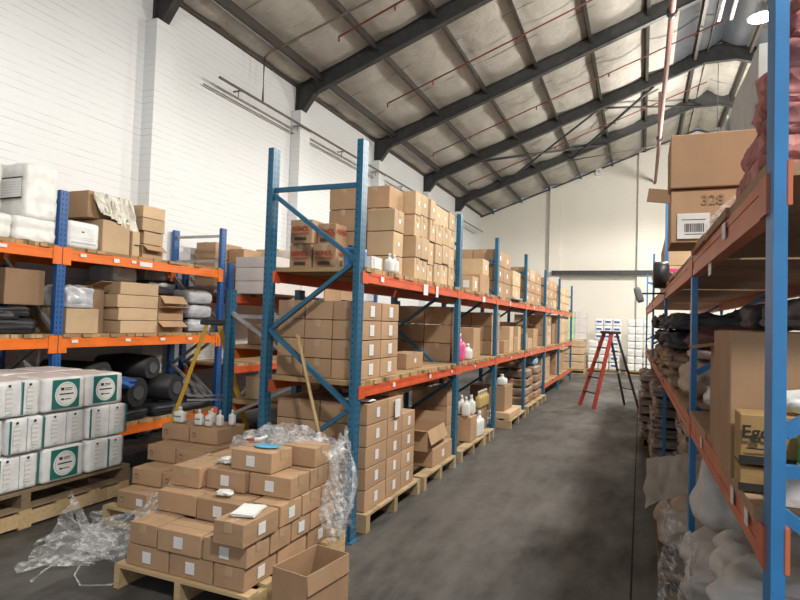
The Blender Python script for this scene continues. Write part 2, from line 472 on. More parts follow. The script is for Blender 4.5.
for a, b, s in ((XL-.3, XRID, 1), (XRID, XR+.3, -1)):
    for v in (0,):
        q = [bm.verts.new((x, y, zr(min(max(x, XL-.3), XR+.3))+.12)) for x, y in ((a, YF), (b, YF), (b, YB+.3), (a, YB+.3))]; bm.faces.new(q)
struct('roof', bm, GALV)
# portal frames: column-less rafters on corbelled haunches
for y in RAFT:
    bm = bmesh.new()
    def web(prof):
        a = [bm.verts.new((x, y-.015, z)) for x, z in prof]; b = [bm.verts.new((x, y+.015, z)) for x, z in prof]
        bm.faces.new(a); bm.faces.new(b[::-1])
        for i in range(len(prof)): j = (i+1) % len(prof); bm.faces.new((a[i], b[i], b[j], a[j]))
    top, bot = .02, .33
    L = [(XL, zr(XL)-top), (XRID, zr(XRID)-top), (XRID, zr(XRID)-.46), (XRID-.35, zr(XRID)-.46), (XL+.42, zr(XL+.42)-bot), (XL+.14, 5.46), (XL, 5.46)]
    web(L); web([(2*XRID-x, z) for x, z in L][::-1])
    for m in (1, -1):
        X = lambda x: x if m == 1 else 2*XRID-x
        for p, q in (((XL+.42, zr(XL+.42)-bot), (XRID-.35, zr(XRID)-.46)), ((XRID-.35, zr(XRID)-.46), (XRID, zr(XRID)-.46)), ((XL+.14, 5.46), (XL+.42, zr(XL+.42)-bot)), ((XL, 5.46), (XL+.14, 5.46)),
                     ((XL, zr(XL)-top-.01), (XRID, zr(XRID)-top-.01)), ((XL+.01, 5.46), (XL+.01, 5.95))):
            bar(bm, (X(p[0]), y, p[1]), (X(q[0]), y, q[1]), .13, .018, up=(0, 0, 1) if p[0] != q[0] else (1, 0, 0))
        bar(bm, (X(XL+.30), y-.04, 5.97), (X(XL+.45), y-.04, 5.80), .06, .012, up=(0, 1, 0))
    bmesh.ops.recalc_face_normals(bm, faces=bm.faces[:])
    struct('trim_%d' % n, bm, STEEL); n += 1
for x in PURLX + [2*XRID-x for x in PURLX]:
    bm = bmesh.new(); z = zr(x)
    box(bm, x-.006, x+.006, YF, YB, z-.16, z); box(bm, x-.006, x+.06, YF, YB, z-.165, z-.15); box(bm, x-.06, x+.006, YF, YB, z-.01, z)
    if x == -5.6: box(bm, x-.075, x-.045, YF, YB, z-.15, z-.12, 1)
    if x == PURLX[-1]: box(bm, x+.3, x+.312, YF, YB, z-.12+.1, z+.1)
    struct('trim_%d' % n, bm, [PURL, GALV]); n += 1
# wind bracing in the bay before the last
for p, q, r in (((-4.4, 16.3, 6.3), (-1.1, 19.5, 7.45), .035), ((-4.6, 19.5, 6.25), (-1.2, 16.3, 7.42), .03), ((-1.1, 16.3, 7.5), (1.6, 19.5, 8.4), .03), ((-2.2, 19.5, 7.05), (.2, 16.3, 7.9), .035)):
    bm = bmesh.new(); tube(bm, [p, q], r); struct('trim_%d' % n, bm, STEEL); n += 1

# pipes under the roof: each run is one thing
def pipe(name, runs, r, mat, label, cat='pipe', group=None, extra=None):
    bm = bmesh.new(); a = Vector(runs[0][0]); a.z = a.z
    for run in runs: tube(bm, [Vector(p)-a for p in run], r, 8)
    o = obj(name, bm, mat, None, a); tag(o, label, cat, group)
    if extra: extra(o, a)
    return o
for i, (y, xa, xb) in enumerate(((4.0, -5.0, 1.5), (8.3, -4.7, 1.5), (11.0, -5.0, 1.6), (14.5, -5.2, 1.6), (18.0, -5.2, 1.6))):
    if i == 0: continue
    runs = [[(xa, y, zr(xa)-.24), (xb, y, zr(xb)-.24)]]
    for k in range(1, 4): x = xa+1.7*k-.7; runs.append([(x, y, zr(x)-.24), (x, y, zr(x)-.33)])
    runs.append([(xa, y, zr(xa)-.24), (xa, y, zr(xa)-.32)])
    pipe('sprinkler_pipe', runs, .016, PIPE, 'thin red sprinkler pipe across the roof slope, %s behind the front rafter' % ['', 'first', 'second', 'third', 'fourth'][i], group='sprinkler branch pipes')
def coupling(o, a):
    for y in (10.5, 17.5):
        bm = bmesh.new(); tube(bm, [(0, -.05, 0), (0, .05, 0)], .085, 12); obj('coupling', bm, BLK, o, (0, y-a[1], 0))
pipe('water_main_pipe', [[(.40, 2, 6.9), (.40, 22.9, 6.9)], [(.40, 10.5, 6.9), (.40, 10.5, 8.2)], [(.40, 17.5, 6.9), (.40, 17.5, 8.2)]], .05, PIPEP, 'thick faded pink pipe running the length of the roof below the rafters', extra=coupling)
def brackets(o, a):
    for y in (7.3, 9.0, 10.7, 12.4, 14.0):
        bm = bmesh.new(); bar(bm, (-.12, 0, 0), (.03, 0, 0), .02); bar(bm, (-.02, 0, -.1), (-.02, 0, .02), .012); obj('wall_bracket', bm, DULL, o, (0, y-a[1], -.03))
pipe('wall_pipe', [[(-5.88, 6.83, 5.15), (-5.88, 22.5, 5.22)]], .022, DULL, 'thin brown-grey pipe on brackets along the top of the white brick wall', extra=brackets)
pipe('wall_conduit', [[(-6.06, 6.7, 5.02), (-6.06, 22, 5.08)]], .011, DULL, 'thin grey conduit just below the pipe on the white brick wall', cat='conduit')
pipe('ceiling_conduit', [[(-5.88, 7.9, 5.17), (-5.88, 7.9, 5.9), (-5.8, 7.9, 5.98), (-3.3, 7.9, 6.72), (-2.5, 7.9, 7.0)]], .018, DULL, 'grey riser pipe that turns and climbs across the roof above the wall', cat='pipe')
pipe('roof_conduit', [[(-2.3, 19.3, 6.95), (1.8, 19.3, 7.35)]], .02, DULL, 'thin level grey tie rod under the far rafters', cat='rod')
# two long strips of lighting trunking near the ridge
for k, (x, ya, yb) in enumerate(((1.25, 7.5, 12.0), (1.45, 7.0, 12.0))):
    bm = bmesh.new(); box(bm, -.03, .03, 0, yb-ya, 0, .05); box(bm, -.02, .02, 0, yb-ya, -.02, 0)
    t = obj('cable_trunking', bm, GALV, None, (x, ya, 7.35)); tag(t, 'slim silver cable trunking slung below the ridge, %s one' % ('inner' if k else 'outer'), 'trunking', 'cable trunking below the ridge')
    for yy in (.6, 3.4):
        bm = bmesh.new(); tube(bm, [(0, 0, .05), (0, 0, zr(x)-7.45)], .006, 6); obj('hanger_rod', bm, GALV, t, (0, yy, 0))
def wall_gutter():
    o = empty('wall_beam', (-3.15, YB-.3, 3.6), 0, 'long dark horizontal steel beam fixed across the cream far wall', 'beam')
    bm = bmesh.new(); box(bm, 0, 5.4, -.06, .06, -.07, .07); box(bm, 0, 5.4, -.09, .09, .06, .075); box(bm, 0, 5.4, -.09, .09, -.075, -.06); obj('beam_body', bm, STEEL, o)
    bm = bmesh.new(); box(bm, -.02, .0, -.11, .11, -.09, .09); obj('end_plate', bm, STEEL, o)
wall_gutter()
o = obj('sensor_box', newbox(-.11, .11, -.06, .06, -.13, .13, bev=.01), WHITEP, None, (-1.56, YB-.07, 7.45)); tag(o, 'small cream sensor box high on the far wall under the roof', 'sensor')
o2 = obj('sensor_lens', newbox(-.06, .06, -.075, -.06, -.05, .05), GREYP, o)

def lamp(x, y, z):
    o = empty('high_bay_lamp', (x, y, z), 0, 'glaring round white high bay lamp hanging beneath the roof ridge', 'lamp') if y > 9 and y < 12 else empty('high_bay_lamp', (x, y, z), 0, 'round high bay lamp hanging below the ridge %s' % {-.9: 'behind the camera', 4.7: 'above the aisle', 16.8: 'before the far wall'}[y], 'lamp')
    bm = bmesh.new(); lathe(bm, [(.19, 0), (.20, .03), (.12, .09), (.07, .12), (.07, .22), (.03, .24)], 20); obj('housing', bm, GALV, o)
    bm = bmesh.new(); lathe(bm, [(.165, -.004), (.165, .012)], 20); obj('lens', bm, GLOW, o)
    bm = bmesh.new(); tube(bm, [(0, 0, .24), (0, 0, zr(x)-z)], .008, 6); obj('hanger_rod', bm, DULL, o)
for q in LAMPS: lamp(*q[:3])

# ------------------------------------------------------------------ racks
def rack(name, label, xf, s, ys, H, bays, depth, post, beam, deck, pw=.05, group=None, brace=None, first_frame=True, bh=.10, stickers=(), nodes=None, rear=True, bt=.045, hz=(.33,), diag=True, conn=.05, rz=0, front_plates=False, segs=None):
    """xf: x of the aisle face; s: +1 when the rack reaches towards +X; ys: y of the posts; bays: per bay the heights of the shelf tops"""
    y0 = ys[0]; root = empty(name, (xf, y0, 0), rz, label, 'rack', group)
    def post_bm(h):
        bm = bmesh.new(); a, b = pw/2, .045
        box(bm, -a, a, -b, b, 0, h); return bm
    Hs = H if isinstance(H, (list, tuple)) else [H]*len(ys)
    for i, y in enumerate(ys):
        yy = y-y0; h = Hs[i]
        for j, xx in enumerate((pw/2, depth-pw/2)):
            p = obj('upright_post', post_bm(h), post, root, (s*xx, yy, 0))
            obj('foot_plate', newbox(-.05, .05, -.07, .07, 0, .006), post, p)
        bm = bmesh.new(); a, b = pw, depth-pw
        nd = nodes or [h-.33, h-.88, h-1.40, h-1.95, .42, .12]
        bm.free()
        for hh in hz:
            bm = bmesh.new(); bar(bm, (s*a, 0, h-hh), (s*b, 0, h-hh), .03, .035, up=(0, 0, 1)); obj('horizontal_brace', bm, brace or post, root, (0, yy, 0))
        for k in range(len(nd)-1 if not segs else len(segs)):
            za, zb = segs[k] if segs else (nd[k], nd[k+1])
            if zb < .05: break
            xa, xb = (b, a) if k % 2 == 0 and not segs else (a, b)
            bm = bmesh.new(); bar(bm, (s*xa, 0, za), (s*xb, 0, zb), .03, .04, up=(0, 1, 0)); obj('diagonal_brace', bm, brace or post, root, (0, yy+(.012 if k % 2 else -.012), 0))
        bm = bmesh.new(); bar(bm, (s*a, 0, .15), (s*b, 0, .15), .03, .035); obj('horizontal_brace', bm, brace or post, root, (0, yy, 0))
    for i, lv in enumerate(bays):
        ya, yb = ys[i]-y0+.045, ys[i+1]-y0-.045
        for z in lv:
            for xx in ((0, depth-bt) if rear else (0,)):
                bm = bmesh.new()
                xa, xb = (s*xx, s*(xx+bt)) if s > 0 else (-(xx+bt), -xx)
                zt_ = z; z = z-.012
                box(bm, xa, xb, ya, yb, z-bh, z)
                o = s*(-.004) if xx == 0 else 0
                # pressed rib along the outer face and the hooked end plates
                xo = xa if s > 0 else xb; e = -.003*s
                box(bm, min(xo, xo+e), max(xo, xo+e), ya, yb, z-bh, z-bh*.66); box(bm, min(xo, xo+e), max(xo, xo+e), ya, yb, z-bh*.3, z)
                for yc in (ya, yb):
                    box(bm, min(xo, xo+2*e)-.002, max(xo, xo+2*e)+.002, yc-.05 if yc == yb else yc-.04, yc+.04 if yc == yb else yc+.05, z-bh-conn, z+conn*.4)
                z = zt_
                obj('shelf_beam', bm, beam, root)
            if i == 0 and front_plates: obj('beam_end_plate', newbox(pw-.004, pw+.010, -.045, .045, z-bh, z+.005), beam, root)
            bm = bmesh.new(); k = 0; yy = ya; dy = .11 if deck is DECK else .6
            while yy < yb-.02:
                e = min(yy+dy-.008, yb); jt = random.uniform(-.012, .018)
                xa, xb = (-.004-jt, depth-.01) ; box(bm, min(s*xa, s*xb), max(s*xa, s*xb), yy, e, z-.012, z+.022); yy += dy
            obj('timber_deck', bm, deck, root)
    for (bay, z, yy, w, h, dz) in stickers:
        o = obj('shelf_label', newbox(0, .002, -w/2, w/2, -h/2, h/2) if s < 0 else newbox(-.002, 0, -w/2, w/2, -h/2, h/2), LABEL, root, (-s*.0075, yy-y0, z+dz)); o['label'] = 'small white paper shelf label'
    return root
CY = [3.80, 6.30, 8.17, 10.43, 12.75, 15.1, 17.9]
ZM, ZT = 1.115, 1.965      # upper faces of beams, middle and top
XC = -1.89
cst = [(0, ZM, 4.45, .05, .035, -.05), (0, ZM, 5.35, .05, .035, -.05), (0, ZM, 6.05, .04, .03, -.05), (1, ZM, 7.0, .05, .03, -.05), (2, ZM, 9.2, .06, .04, -.05),
       (0, ZT, 4.15, .06, .04, -.05), (0, ZT, 5.15, .12, .10, -.07), (0, ZT, 5.48, .07, .11, -.07), (1, ZT, 7.35, .13, .07, -.06), (2, ZT, 9.0, .06, .06, -.05), (3, ZT, 11.2, .1, .05, -.05), (3, ZM, 11, .06, .04, -.05),
       (4, ZT, 13.6, .1, .05, -.05), (5, ZM, 15.9, .1, .06, -.05)]
rack('pallet_rack', 'blue and red-orange pallet rack along the middle, with cartons on three levels', XC, -1, CY, [2.92, 2.82, 2.82, 2.85, 2.78, 2.78, 2.78], [[ZM, ZT], [ZM, ZT], [ZM, ZT], [ZM, ZT], [.33, ZM, ZT], [.33, ZM, ZT]], .83, BLUE_C, ORANGE_C, DECK,
     stickers=cst, conn=.01, bh=.08, nodes=[2.55, 2.03, 1.50, .95, .42, .12])
LX = -5.2
LY = [1.55, 3.92, 6.27]
lst = [(0, 2.2, 3.35, .07, .03, -.05), (1, 2.2, 4.15, .07, .03, -.05), (1, 2.2, 4.55, .07, .04, -.06), (1, 2.2, 4.78, .06, .03, -.05), (1, 2.2, 4.95, .18, .05, -.06), (1, 1.34, 4.1, .07, .03, -.05), (1, 1.34, 4.75, .07, .03, -.05), (1, 1.34, 5.25, .07, .03, -.05), (1, 1.34, 5.7, .07, .03, -.05)]
rack('storage_rack', 'deep blue and bright orange rack against the white brick wall behind the paper packs', LX, -1, LY, 2.76, [[.36, 1.34, 2.2]]*2, .87, BLUE_L, ORANGE_L, DECK, stickers=lst, brace=GALV, nodes=[2.1, 1.4, .9, .4, .1], hz=(.10, .44))
rack('storage_rack', 'lower rack standing beyond the end frame of the wall rack, holding whitish cartons', LX, -1, [6.45, 8.85, 11.2], 2.3, [[.9, 1.88]]*2, .83, BLUE_L, ORANGE_C, DECK, brace=GALV)
rack('storage_rack', 'short blue rack with grey braces, its back against the middle rack', -3.60, 1, [4.45, 6.7, 9.0], 1.84, [[.78, 1.3]]*2, .80, BLUE_C, ORANGE_L, DECK, brace=GALV, segs=[(1.62, 1.22), (.66, .98)], hz=(.25,))
RX = .30
rst = [(0, 1.12, 1.95, .05, .05, -.05), (0, 1.12, 2.2, .05, .07, -.05), (0, 1.12, 3.1, .05, .05, -.05), (0, 2.02, 2.45, .08, .06, -.05), (1, 2.02, 6.5, .1, .06, -.05)]
rack('heavy_rack', 'bright blue rack with worn orange beams on the other side of the aisle', RX, 1, [1.72, 3.75, 6.62, 10.2, 14.0], [3.05, 2.72, 2.96, 2.8, 2.8], [[1.12, 2.02]]*4, 1.0, BLUE_R, ORANGE_R, DECKR, rz=.0158, conn=0, segs=[(1.35, 2.0), (1.15, .48), (.12, .44), (2.62, 2.06)],  front_plates=True, pw=.030, stickers=rst, hz=(.2,), bh=.105)
bm = bmesh.new(); bar(bm, (.03, 0, 1.255), (.97, 0, 1.255), .03, .03); obj('horizontal_brace', bm, BLUE_R, next(o for o in bpy.data.objects if o.name.startswith('heavy_rack')), (0, 0, 0))
# hanging document pocket on the right rack's top beam
o = obj('paper_tag', newbox(-.003, 0, -.05, .05, -.15, 0), LABEL, None, (RX-.012, 2.98, 2.0)); tag(o, 'white paper tag hanging from the top beam below the numbered carton', 'tag')

# ------------------------------------------------------------------ cartons
CACHE = {}
def carton_mesh(sx, sy, sz, mat):
    key = (round(sx, 3), round(sy, 3), round(sz, 3), mat.name)
    if key in CACHE: return CACHE[key]
    bm = bmesh.new(); bmesh.ops.create_cube(bm, size=2)
    bmesh.ops.subdivide_edges(bm, edges=bm.edges[:], cuts=3, use_grid_fill=True)
    rs = random.Random(int(sx*1000+sy*777+sz*333) & 255); off = Vector((rs.random()*9, rs.random()*9, 0))
    b = min(.006, .02*min(sx, sy, sz)+.002)
    for v in bm.verts:
        x, y, z = v.co
        nz = fbm(Vector((x, y, z))*1.3+off)*.006
        bul = lambda p, q: (1-p*p)*(1-q*q)
        c = Vector((x*sx/2, y*sy/2, z*sz/2))
        if abs(x) > .99: c.x += math.copysign(.002*bul(y, z), x) + nz*.25
        if abs(y) > .99: c.y += math.copysign(.002*bul(x, z), y) + nz*.25
        if z > .99: c.z += -.002*(1-bul(x, y))*rs.random()
        c.z += sz/2; v.co = c
    es = [e for e in bm.edges if len(e.link_faces) == 2 and e.calc_face_angle(0) > 1]
    bmesh.ops.bevel(bm, geom=es, offset=b*.6, segments=1, affect='EDGES')
    CACHE[key] = mesh_from(bm, 'cardboard_box', mat); return CACHE[key]
def tape_mesh(sx, sy, sz, ax):
    key = ('t', round(sx, 3), round(sy, 3), round(sz, 3), ax)
    if key in CACHE: return CACHE[key]
    bm = bmesh.new(); w = .024; d = min(.055, sz*.45); t = .0035
    if ax == 'y':
        box(bm, -w, w, -sy/2-t, sy/2+t, sz, sz+.001); box(bm, -w, w, -sy/2-t-.001, -sy/2, sz-d, sz+.001); box(bm, -w, w, sy/2, sy/2+t+.001, sz-d, sz+.001)
    else:
        box(bm, -sx/2-t, sx/2+t, -w, w, sz, sz+.001); box(bm, -sx/2-t-.001, -sx/2, -w, w, sz-d, sz+.001); box(bm, sx/2, sx/2+t+.001, -w, w, sz-d, sz+.001)
    CACHE[key] = mesh_from(bm, 'tape', TAPE); return CACHE[key]
def lab_mesh(face, w, h):
    key = ('l', face, round(w, 3), round(h, 3))
    if key in CACHE: return CACHE[key]
    CACHE[key] = mesh_from(newbox(-w/2, w/2, -.001, .001, -h/2, h/2) if face == '-y' else newbox(-.001, .001, -w/2, w/2, -h/2, h/2), 'paper_label', LABEL); return CACHE[key]
NAMES = 0
def carton(x0, x1, y0, y1, z0, z1, label, mat=None, labs=(), tape='y', group=None, rz=0, lw=.075, lh=.07, name='cardboard_box', mark=False, cat='box', dl=(0, 0)):
    mat = mat or CARD; q5 = lambda v: math.floor(v*200+1e-6)/200
    sx, sy, sz = q5(x1-x0-.009), q5(y1-y0-.009), round(z1-z0-.005, 3)
    o = obj(name, carton_mesh(sx, sy, sz, mat), None, None, ((x0+x1)/2, (y0+y1)/2, z0+.0015)); o.rotation_euler = (0, 0, rz)
    tag(o, label, cat, group)
    if tape: obj('packing_tape', tape_mesh(sx, sy, sz, tape), None, o)
    for f in labs:
        if f == '-y': obj('paper_label', lab_mesh('-y', lw, lh), None, o, (dl[0], -sy/2-.0042, sz*.5+dl[1]))
        else: obj('paper_label', lab_mesh('+x', lw, lh), None, o, (sx/2+.0042, dl[0], sz*.5+dl[1]))
    if mark:
        bm = bmesh.new(); 
        box(bm, -.016, .016, -.0005, .0005, -.02, .02); box(bm, -.012, .012, -.0008, .0008, -.016, .010, 1)
        obj('printed_mark', bm, [MARKI, mat], o, (-sx/2+.05, -sy/2-.0055, sz*.5))
    return o
def words(*a):
    t = ' '.join(x for x in a if x)
    return t
def stack(place, xs, ys, zs, labs=(), tape='y', group=None, mat=None, desc='brown carton', jit=.004, skip=(), lw=.07, lh=.065, aisle=1, top=None, shift=None, dl=(0, 0), name='cardboard_box'):
    """a block of cartons; xs, ys, zs are the seams. aisle=+1: the aisle lies towards +X"""
    nx, ny, nz = len(xs)-1, len(ys)-1, len(zs)-1
    for k in range(nz):
        for j in range(ny):
            for i in range(nx):
                col = nx-i if aisle > 0 else i+1
                if (i, j, k) in skip or (top and k >= top(i, j)): continue
                # only cartons on the outside of the block are built
                if 0 < i < nx-1 and 0 < j < ny-1 and k < nz-1: continue
                a = random.uniform(-jit, jit); b = random.uniform(-jit, 0)*.4; dd = shift(i, j, k) if shift else (0, 0)
                lb = desc+' '+place+(', %s layer up' % ORD[k] if nz > 1 else '')+(', %s row back' % ORD[j] if ny > 1 else '')+(', %s column in' % ORD[col-1] if nx > 1 else '')
                if len(lb.split()) > 16: lb = lb.replace(desc, desc.split()[-1], 1)
                f = [q for q in labs if (q == '-y' and j == 0) or (q == '+x' and i == nx-1)]
                m = mat if not isinstance(mat, list) else random.choice(mat)
                carton(xs[i]+dd[0], xs[i+1]+dd[0], ys[j]+b+dd[1], ys[j+1]+b+dd[1]-.004, zs[k], zs[k+1], lb, m, f, tape, group, a*.6, lw, lh, dl=dl, name=name)
def rng(a, b, n): return [a+(b-a)*k/n for k in range(n+1)]

def pallet(x0, x1, y0, y1, h, label, mat=PINE, z=0, group='wooden pallets', along='x', bottom=True, nb=7):
    """stringer pallet; the stringers run along Y when along == 'y'"""
    root = empty('wooden_pallet', (x0, y0, z), 0, label, 'pallet', group)
    lx, ly = x1-x0, y1-y0; t = .018
    bm = bmesh.new(); bb = bmesh.new(); w = .095 if nb == 7 else .115
    if along == 'x':
        for k in range(nb): c = w/2+(ly-w)*k/(nb-1); box(bm, 0, lx, c-w/2, c+w/2, h-t, h)
        for k in (0, 3, 6): c = w/2+(ly-w)*k/6; box(bb, 0, lx, c-w/2, c+w/2, 0, t)
        st = [newbox(c, c+.04, 0, ly, t if bottom else 0, h-t) for c in (0, lx/2-.02, lx-.04)]
    else:
        for k in range(nb): c = w/2+(lx-w)*k/(nb-1); box(bm, c-w/2, c+w/2, 0, ly, h-t, h)
        for k in (0, 3, 6): c = w/2+(lx-w)*k/6; box(bb, c-w/2, c+w/2, 0, ly, 0, t)
        st = [newbox(0, lx, c, c+.07, t if bottom else 0, h-t) for c in (0, ly/2-.035, ly-.07)]
    obj('top_deck', bm, mat, root)
    if bottom: obj('bottom_deck', bb, mat, root)
    else: bb.free()
    for s in st: obj('stringer', s, mat, root)
    return root

# --- the opened pallet of small cartons in front
pallet(-2.80, -1.86, 2.54, 3.62, .138, 'pine pallet under the nearest half-unwrapped pile of small labelled cartons', bottom=False)
PZ, H = .14, .127
def front(k, x0, x1, y0, y1, labs=(), tape='y', dl=(0, 0), what=None, mat=None):
    z = PZ+H*k
    front.n += 1
    lay = ORD[k]
    w = what or 'inner'
    return carton(x0, x1, y0, y1, z, z+H, 'small brown carton on nearest pallet, %s layer, %s' % (lay, w), mat, labs, tape, 'small cartons on the nearest pallet', random.uniform(-.012, .012), .062, .062, dl=dl)
front.n = 0
L = '-y'; RT = '+x'
F = [
 (0, -2.74, -2.42, 2.56, 2.77, [L], 'x', 'front row at the far end'), (0, -2.42, -2.11, 2.56, 2.77, [L], 'x', 'front row middle'), (0, -2.11, -1.90, 2.56, 2.86, [RT], 'y', 'front corner by open box'),
 (0, -2.11, -1.90, 2.87, 3.18, [], 'y', 'aisle side second'), (0, -2.11, -1.90, 3.19, 3.50, [RT], 'y', 'aisle side third'),
 (0, -2.74, -2.42, 2.78, 3.10, [], 'x', 'second row outer'), (0, -2.42, -2.11, 2.78, 3.10, [], 'x', 'second row inner'), (0, -2.74, -2.42, 3.11, 3.5, [], 'x', 'back row outer'), (0, -2.42, -2.11, 3.11, 3.5, [], 'x', 'back row inner'),
 (1, -2.72, -2.51, 2.555, 2.86, [], 'y', 'front row narrow end'), (1, -2.505, -2.19, 2.55, 2.76, [L], 'x', 'front row middle'), (1, -2.185, -1.885, 2.555, 2.765, [L], 'x', 'front corner by open box'),
 (1, -2.185, -1.885, 2.77, 2.98, [], 'x', 'aisle side second'), (1, -2.185, -1.885, 2.985, 3.19, [RT], 'x', 'aisle side third'), (1, -2.185, -1.885, 3.195, 3.5, [], 'x', 'aisle side fourth'),
 (1, -2.72, -2.45, 2.87, 3.18, [], 'y', 'second row outer'), (1, -2.44, -2.19, 2.77, 3.18, [], 'y', 'second row inner'), (1, -2.72, -2.45, 3.19, 3.5, [], 'y', 'back row outer'), (1, -2.44, -2.19, 3.19, 3.5, [], 'y', 'back row inner'),
 (2, -2.725, -2.415, 2.76, 2.97, [], 'x', 'front row outer end'), (2, -2.41, -2.09, 2.75, 2.96, [L], 'x', 'front row middle'), (2, -2.075, -1.87, 2.50, 2.82, [RT], 'y', 'set forward with papers on top'),
 (2, -2.08, -1.875, 2.84, 3.07, [RT], 'x', 'aisle side second'), (2, -2.18, -1.875, 3.075, 3.30, [], 'x', 'aisle side third'), (2, -2.18, -1.875, 3.305, 3.52, [], 'x', 'aisle side fourth'),
 (2, -2.725, -2.415, 2.98, 3.19, [], 'x', 'second row outer'), (2, -2.41, -2.19, 2.97, 3.2, [], 'y', 'second row inner'), (2, -2.725, -2.415, 3.2, 3.5, [], 'x', 'back row outer'), (2, -2.41, -2.19, 3.21, 3.5, [], 'y', 'back row inner'),
 (3, -2.72, -2.495, 2.87, 3.18, [], 'y', 'front row narrow outer end'), (3, -2.49, -2.195, 2.92, 3.13, [L], 'x', 'front row middle'), (3, -2.19, -1.885, 2.95, 3.17, [L], 'x', 'front row at aisle corner'),
 (3, -2.19, -1.885, 3.18, 3.40, [], 'x', 'aisle side second'), (3, -2.49, -2.195, 3.14, 3.4, [], 'x', 'second row middle'), (3, -2.72, -2.495, 3.19, 3.5, [], 'y', 'second row outer'), (3, -2.19, -1.885, 3.405, 3.55, [], 'x', 'aisle side third'),
 (4, -2.345, -2.035, 2.965, 3.20, [L], 'x', 'front one with blue smear on top'), (4, -2.13, -1.885, 3.22, 3.42, [], 'x', 'rear one at aisle side'),
]
for k, x0, x1, y0, y1, lb, tp, w in F: f = front(k, x0, x1, y0, y1, lb, tp, what=w)
# things lying on the front cartons
def paper_stack(x, y, z, rz):
    bm = bmesh.new()
    for k in range(5):
        a = random.uniform(-.08, .08); ca, sa = math.cos(a), math.sin(a)
        vs = box(bm, -.065, .065, -.09, .09, k*.003, k*.003+.002)
        for v in vs: v.co = (v.co.x*ca-v.co.y*sa, v.co.x*sa+v.co.y*ca, v.co.z)
    o = obj('paper_sheets', bm, WHITEP, None, (x, y, z), (0, 0, rz)); tag(o, 'loose white printed sheets lying on the forward small carton', 'paper')
    obj('printed_text', newbox(-.05, .05, -.07, .07, .0145, .0152), LABEL, o)
paper_stack(-1.97, 2.67, PZ+3*H+.004, .25)
def crumple(name, sx, sy, sz, at, mat, label, cat, seed=0, amp=.35, freq=9, group=None):
    bm = bmesh.new(); bmesh.ops.create_icosphere(bm, subdivisions=4, radius=1)
    off = Vector((seed*2.3, seed*1.1, seed*4.7))
    for v in bm.verts:
        d = v.co.normalized(); k = 1 + amp*fbm(d*1.6+off, 4) + amp*.5*abs(noise.noise(d*freq*.5+off))
        v.co = Vector((d.x*sx/2*k, d.y*sy/2*k, max(d.z*sz/2*k, -sz/2)+sz/2))
    o = obj(name, bm, mat, None, at, smooth=True); return tag(o, label, cat, group)
crumple('crumpled_tissue', .11, .08, .035, (-2.27, 2.84, PZ+3*H+.004), WHITEP, 'folded white tissue lying on the third layer of small cartons', 'tissue', 3, .25)
crumple('crumpled_tissue', .12, .08, .04, (-2.43, 3.05, PZ+4*H+.004), WHITEP, 'white and blue crumpled tissue beside the topmost small carton', 'tissue', 5, .3)
bm = bmesh.new(); lathe(bm, [(.09, 0), (.085, .002), (.0, .0025)], 20, sx=1, sy=.65); o = obj('blue_film', bm, simple('sky_blue_smear', (.10, .38, .60), .5), None, (-2.17, 3.10, PZ+5*H+.006)); tag(o, 'flat blue oval film on top of the highest small carton', 'film')
def glue(x, y, z):
    o = empty('spray_nozzle', (x, y, z), .5, 'small red and white nozzle lying on the topmost small carton', 'nozzle')
    bm = bmesh.new(); tube(bm, [(-.05, 0, .012), (0, 0, .014)], [.006, .012]); obj('red_tip', bm, REDINK, o)
    bm = bmesh.new(); tube(bm, [(0, 0, .014), (.04, .01, .014), (.08, .03, .03)], [.014, .014, .01]); obj('white_body', bm, WHITEP, o)
glue(-2.32, 3.17, PZ+5*H+.004)
# stretch film: a crumpled veil hanging from the back of the pile and a tail on the floor
def veil(name, P, nu, nv, amp, seed, label, mat=FILM, thick=0, freq=7, fu=14, fv=2.5):
    """P(u, v) gives the sheet before crumpling, in world coordinates; folds run mostly along v"""
    a = Vector(P(.5, 0)); bm = bmesh.new(); g = []
    for i in range(nu+1):
        row = []
        for j in range(nv+1):
            u, v = i/nu, j/nv; p = Vector(P(u, v)); q = Vector((u*fu+seed*1.7, v*fv+seed, seed*.3)); w = p*freq*2.2
            rd = lambda o: 1-2*abs(noise.noise(q+Vector(o)))*1.6
            d = Vector((rd((0, 0, 0)), rd((7, 3, 1)), rd((2, 9, 5))*.8)) + .18*Vector((noise.noise(w), noise.noise(w+Vector((5, 5, 1))), noise.noise(w+Vector((1, 2, 8)))))
            p = p + d*amp*.8; p.z = max(p.z, .006); row.append(bm.verts.new(p-a))
        g.append(row)
    for i in range(nu):
        for j in range(nv): bm.faces.new((g[i][j], g[i+1][j], g[i+1][j+1], g[i][j+1])).smooth = True
    o = obj(name, bm, mat, None, a); tag(o, label, 'plastic film'); return o
zt = PZ+4*H
def P1(u, v):   # over the back, crest between the pile and the rack frame
    x = -2.66+.86*u; z = .70+.13*math.sin(math.pi*min(1, u*1.15))
    y = 3.47+.10*v + .02*math.sin(u*9)
    return (x, y-.05*(1-v) , z*(1-v)+.16*v + .07*math.sin(u*7)*(1-v)*.4)
veil('stretch_film', P1, 80, 40, .035, 2, 'crumpled clear stretch film bunched over the back of the nearest carton pile')
def P2(u, v):   # hanging on the aisle side
    y = 3.28+.34*u; z = (.84-.10*(1-u))*(1-v)+(.14+.06*math.sin(u*5))*v
    return (-1.835+.045*math.sin(v*7+u*5), y, z)
veil('stretch_film', P2, 60, 60, .032, 5, 'clear stretch film hanging down the aisle side of the carton pile, before the post')
def P2b(u, v):
    return (-2.7+.86*u, 3.36+.26*v, .655+.19*math.sin(math.pi*v)*(.35+.65*math.sin(math.pi*u)))
veil('stretch_film', P2b, 70, 30, .03, 9, 'ridge of clear stretch film lying across the rear top cartons of the nearest pile')
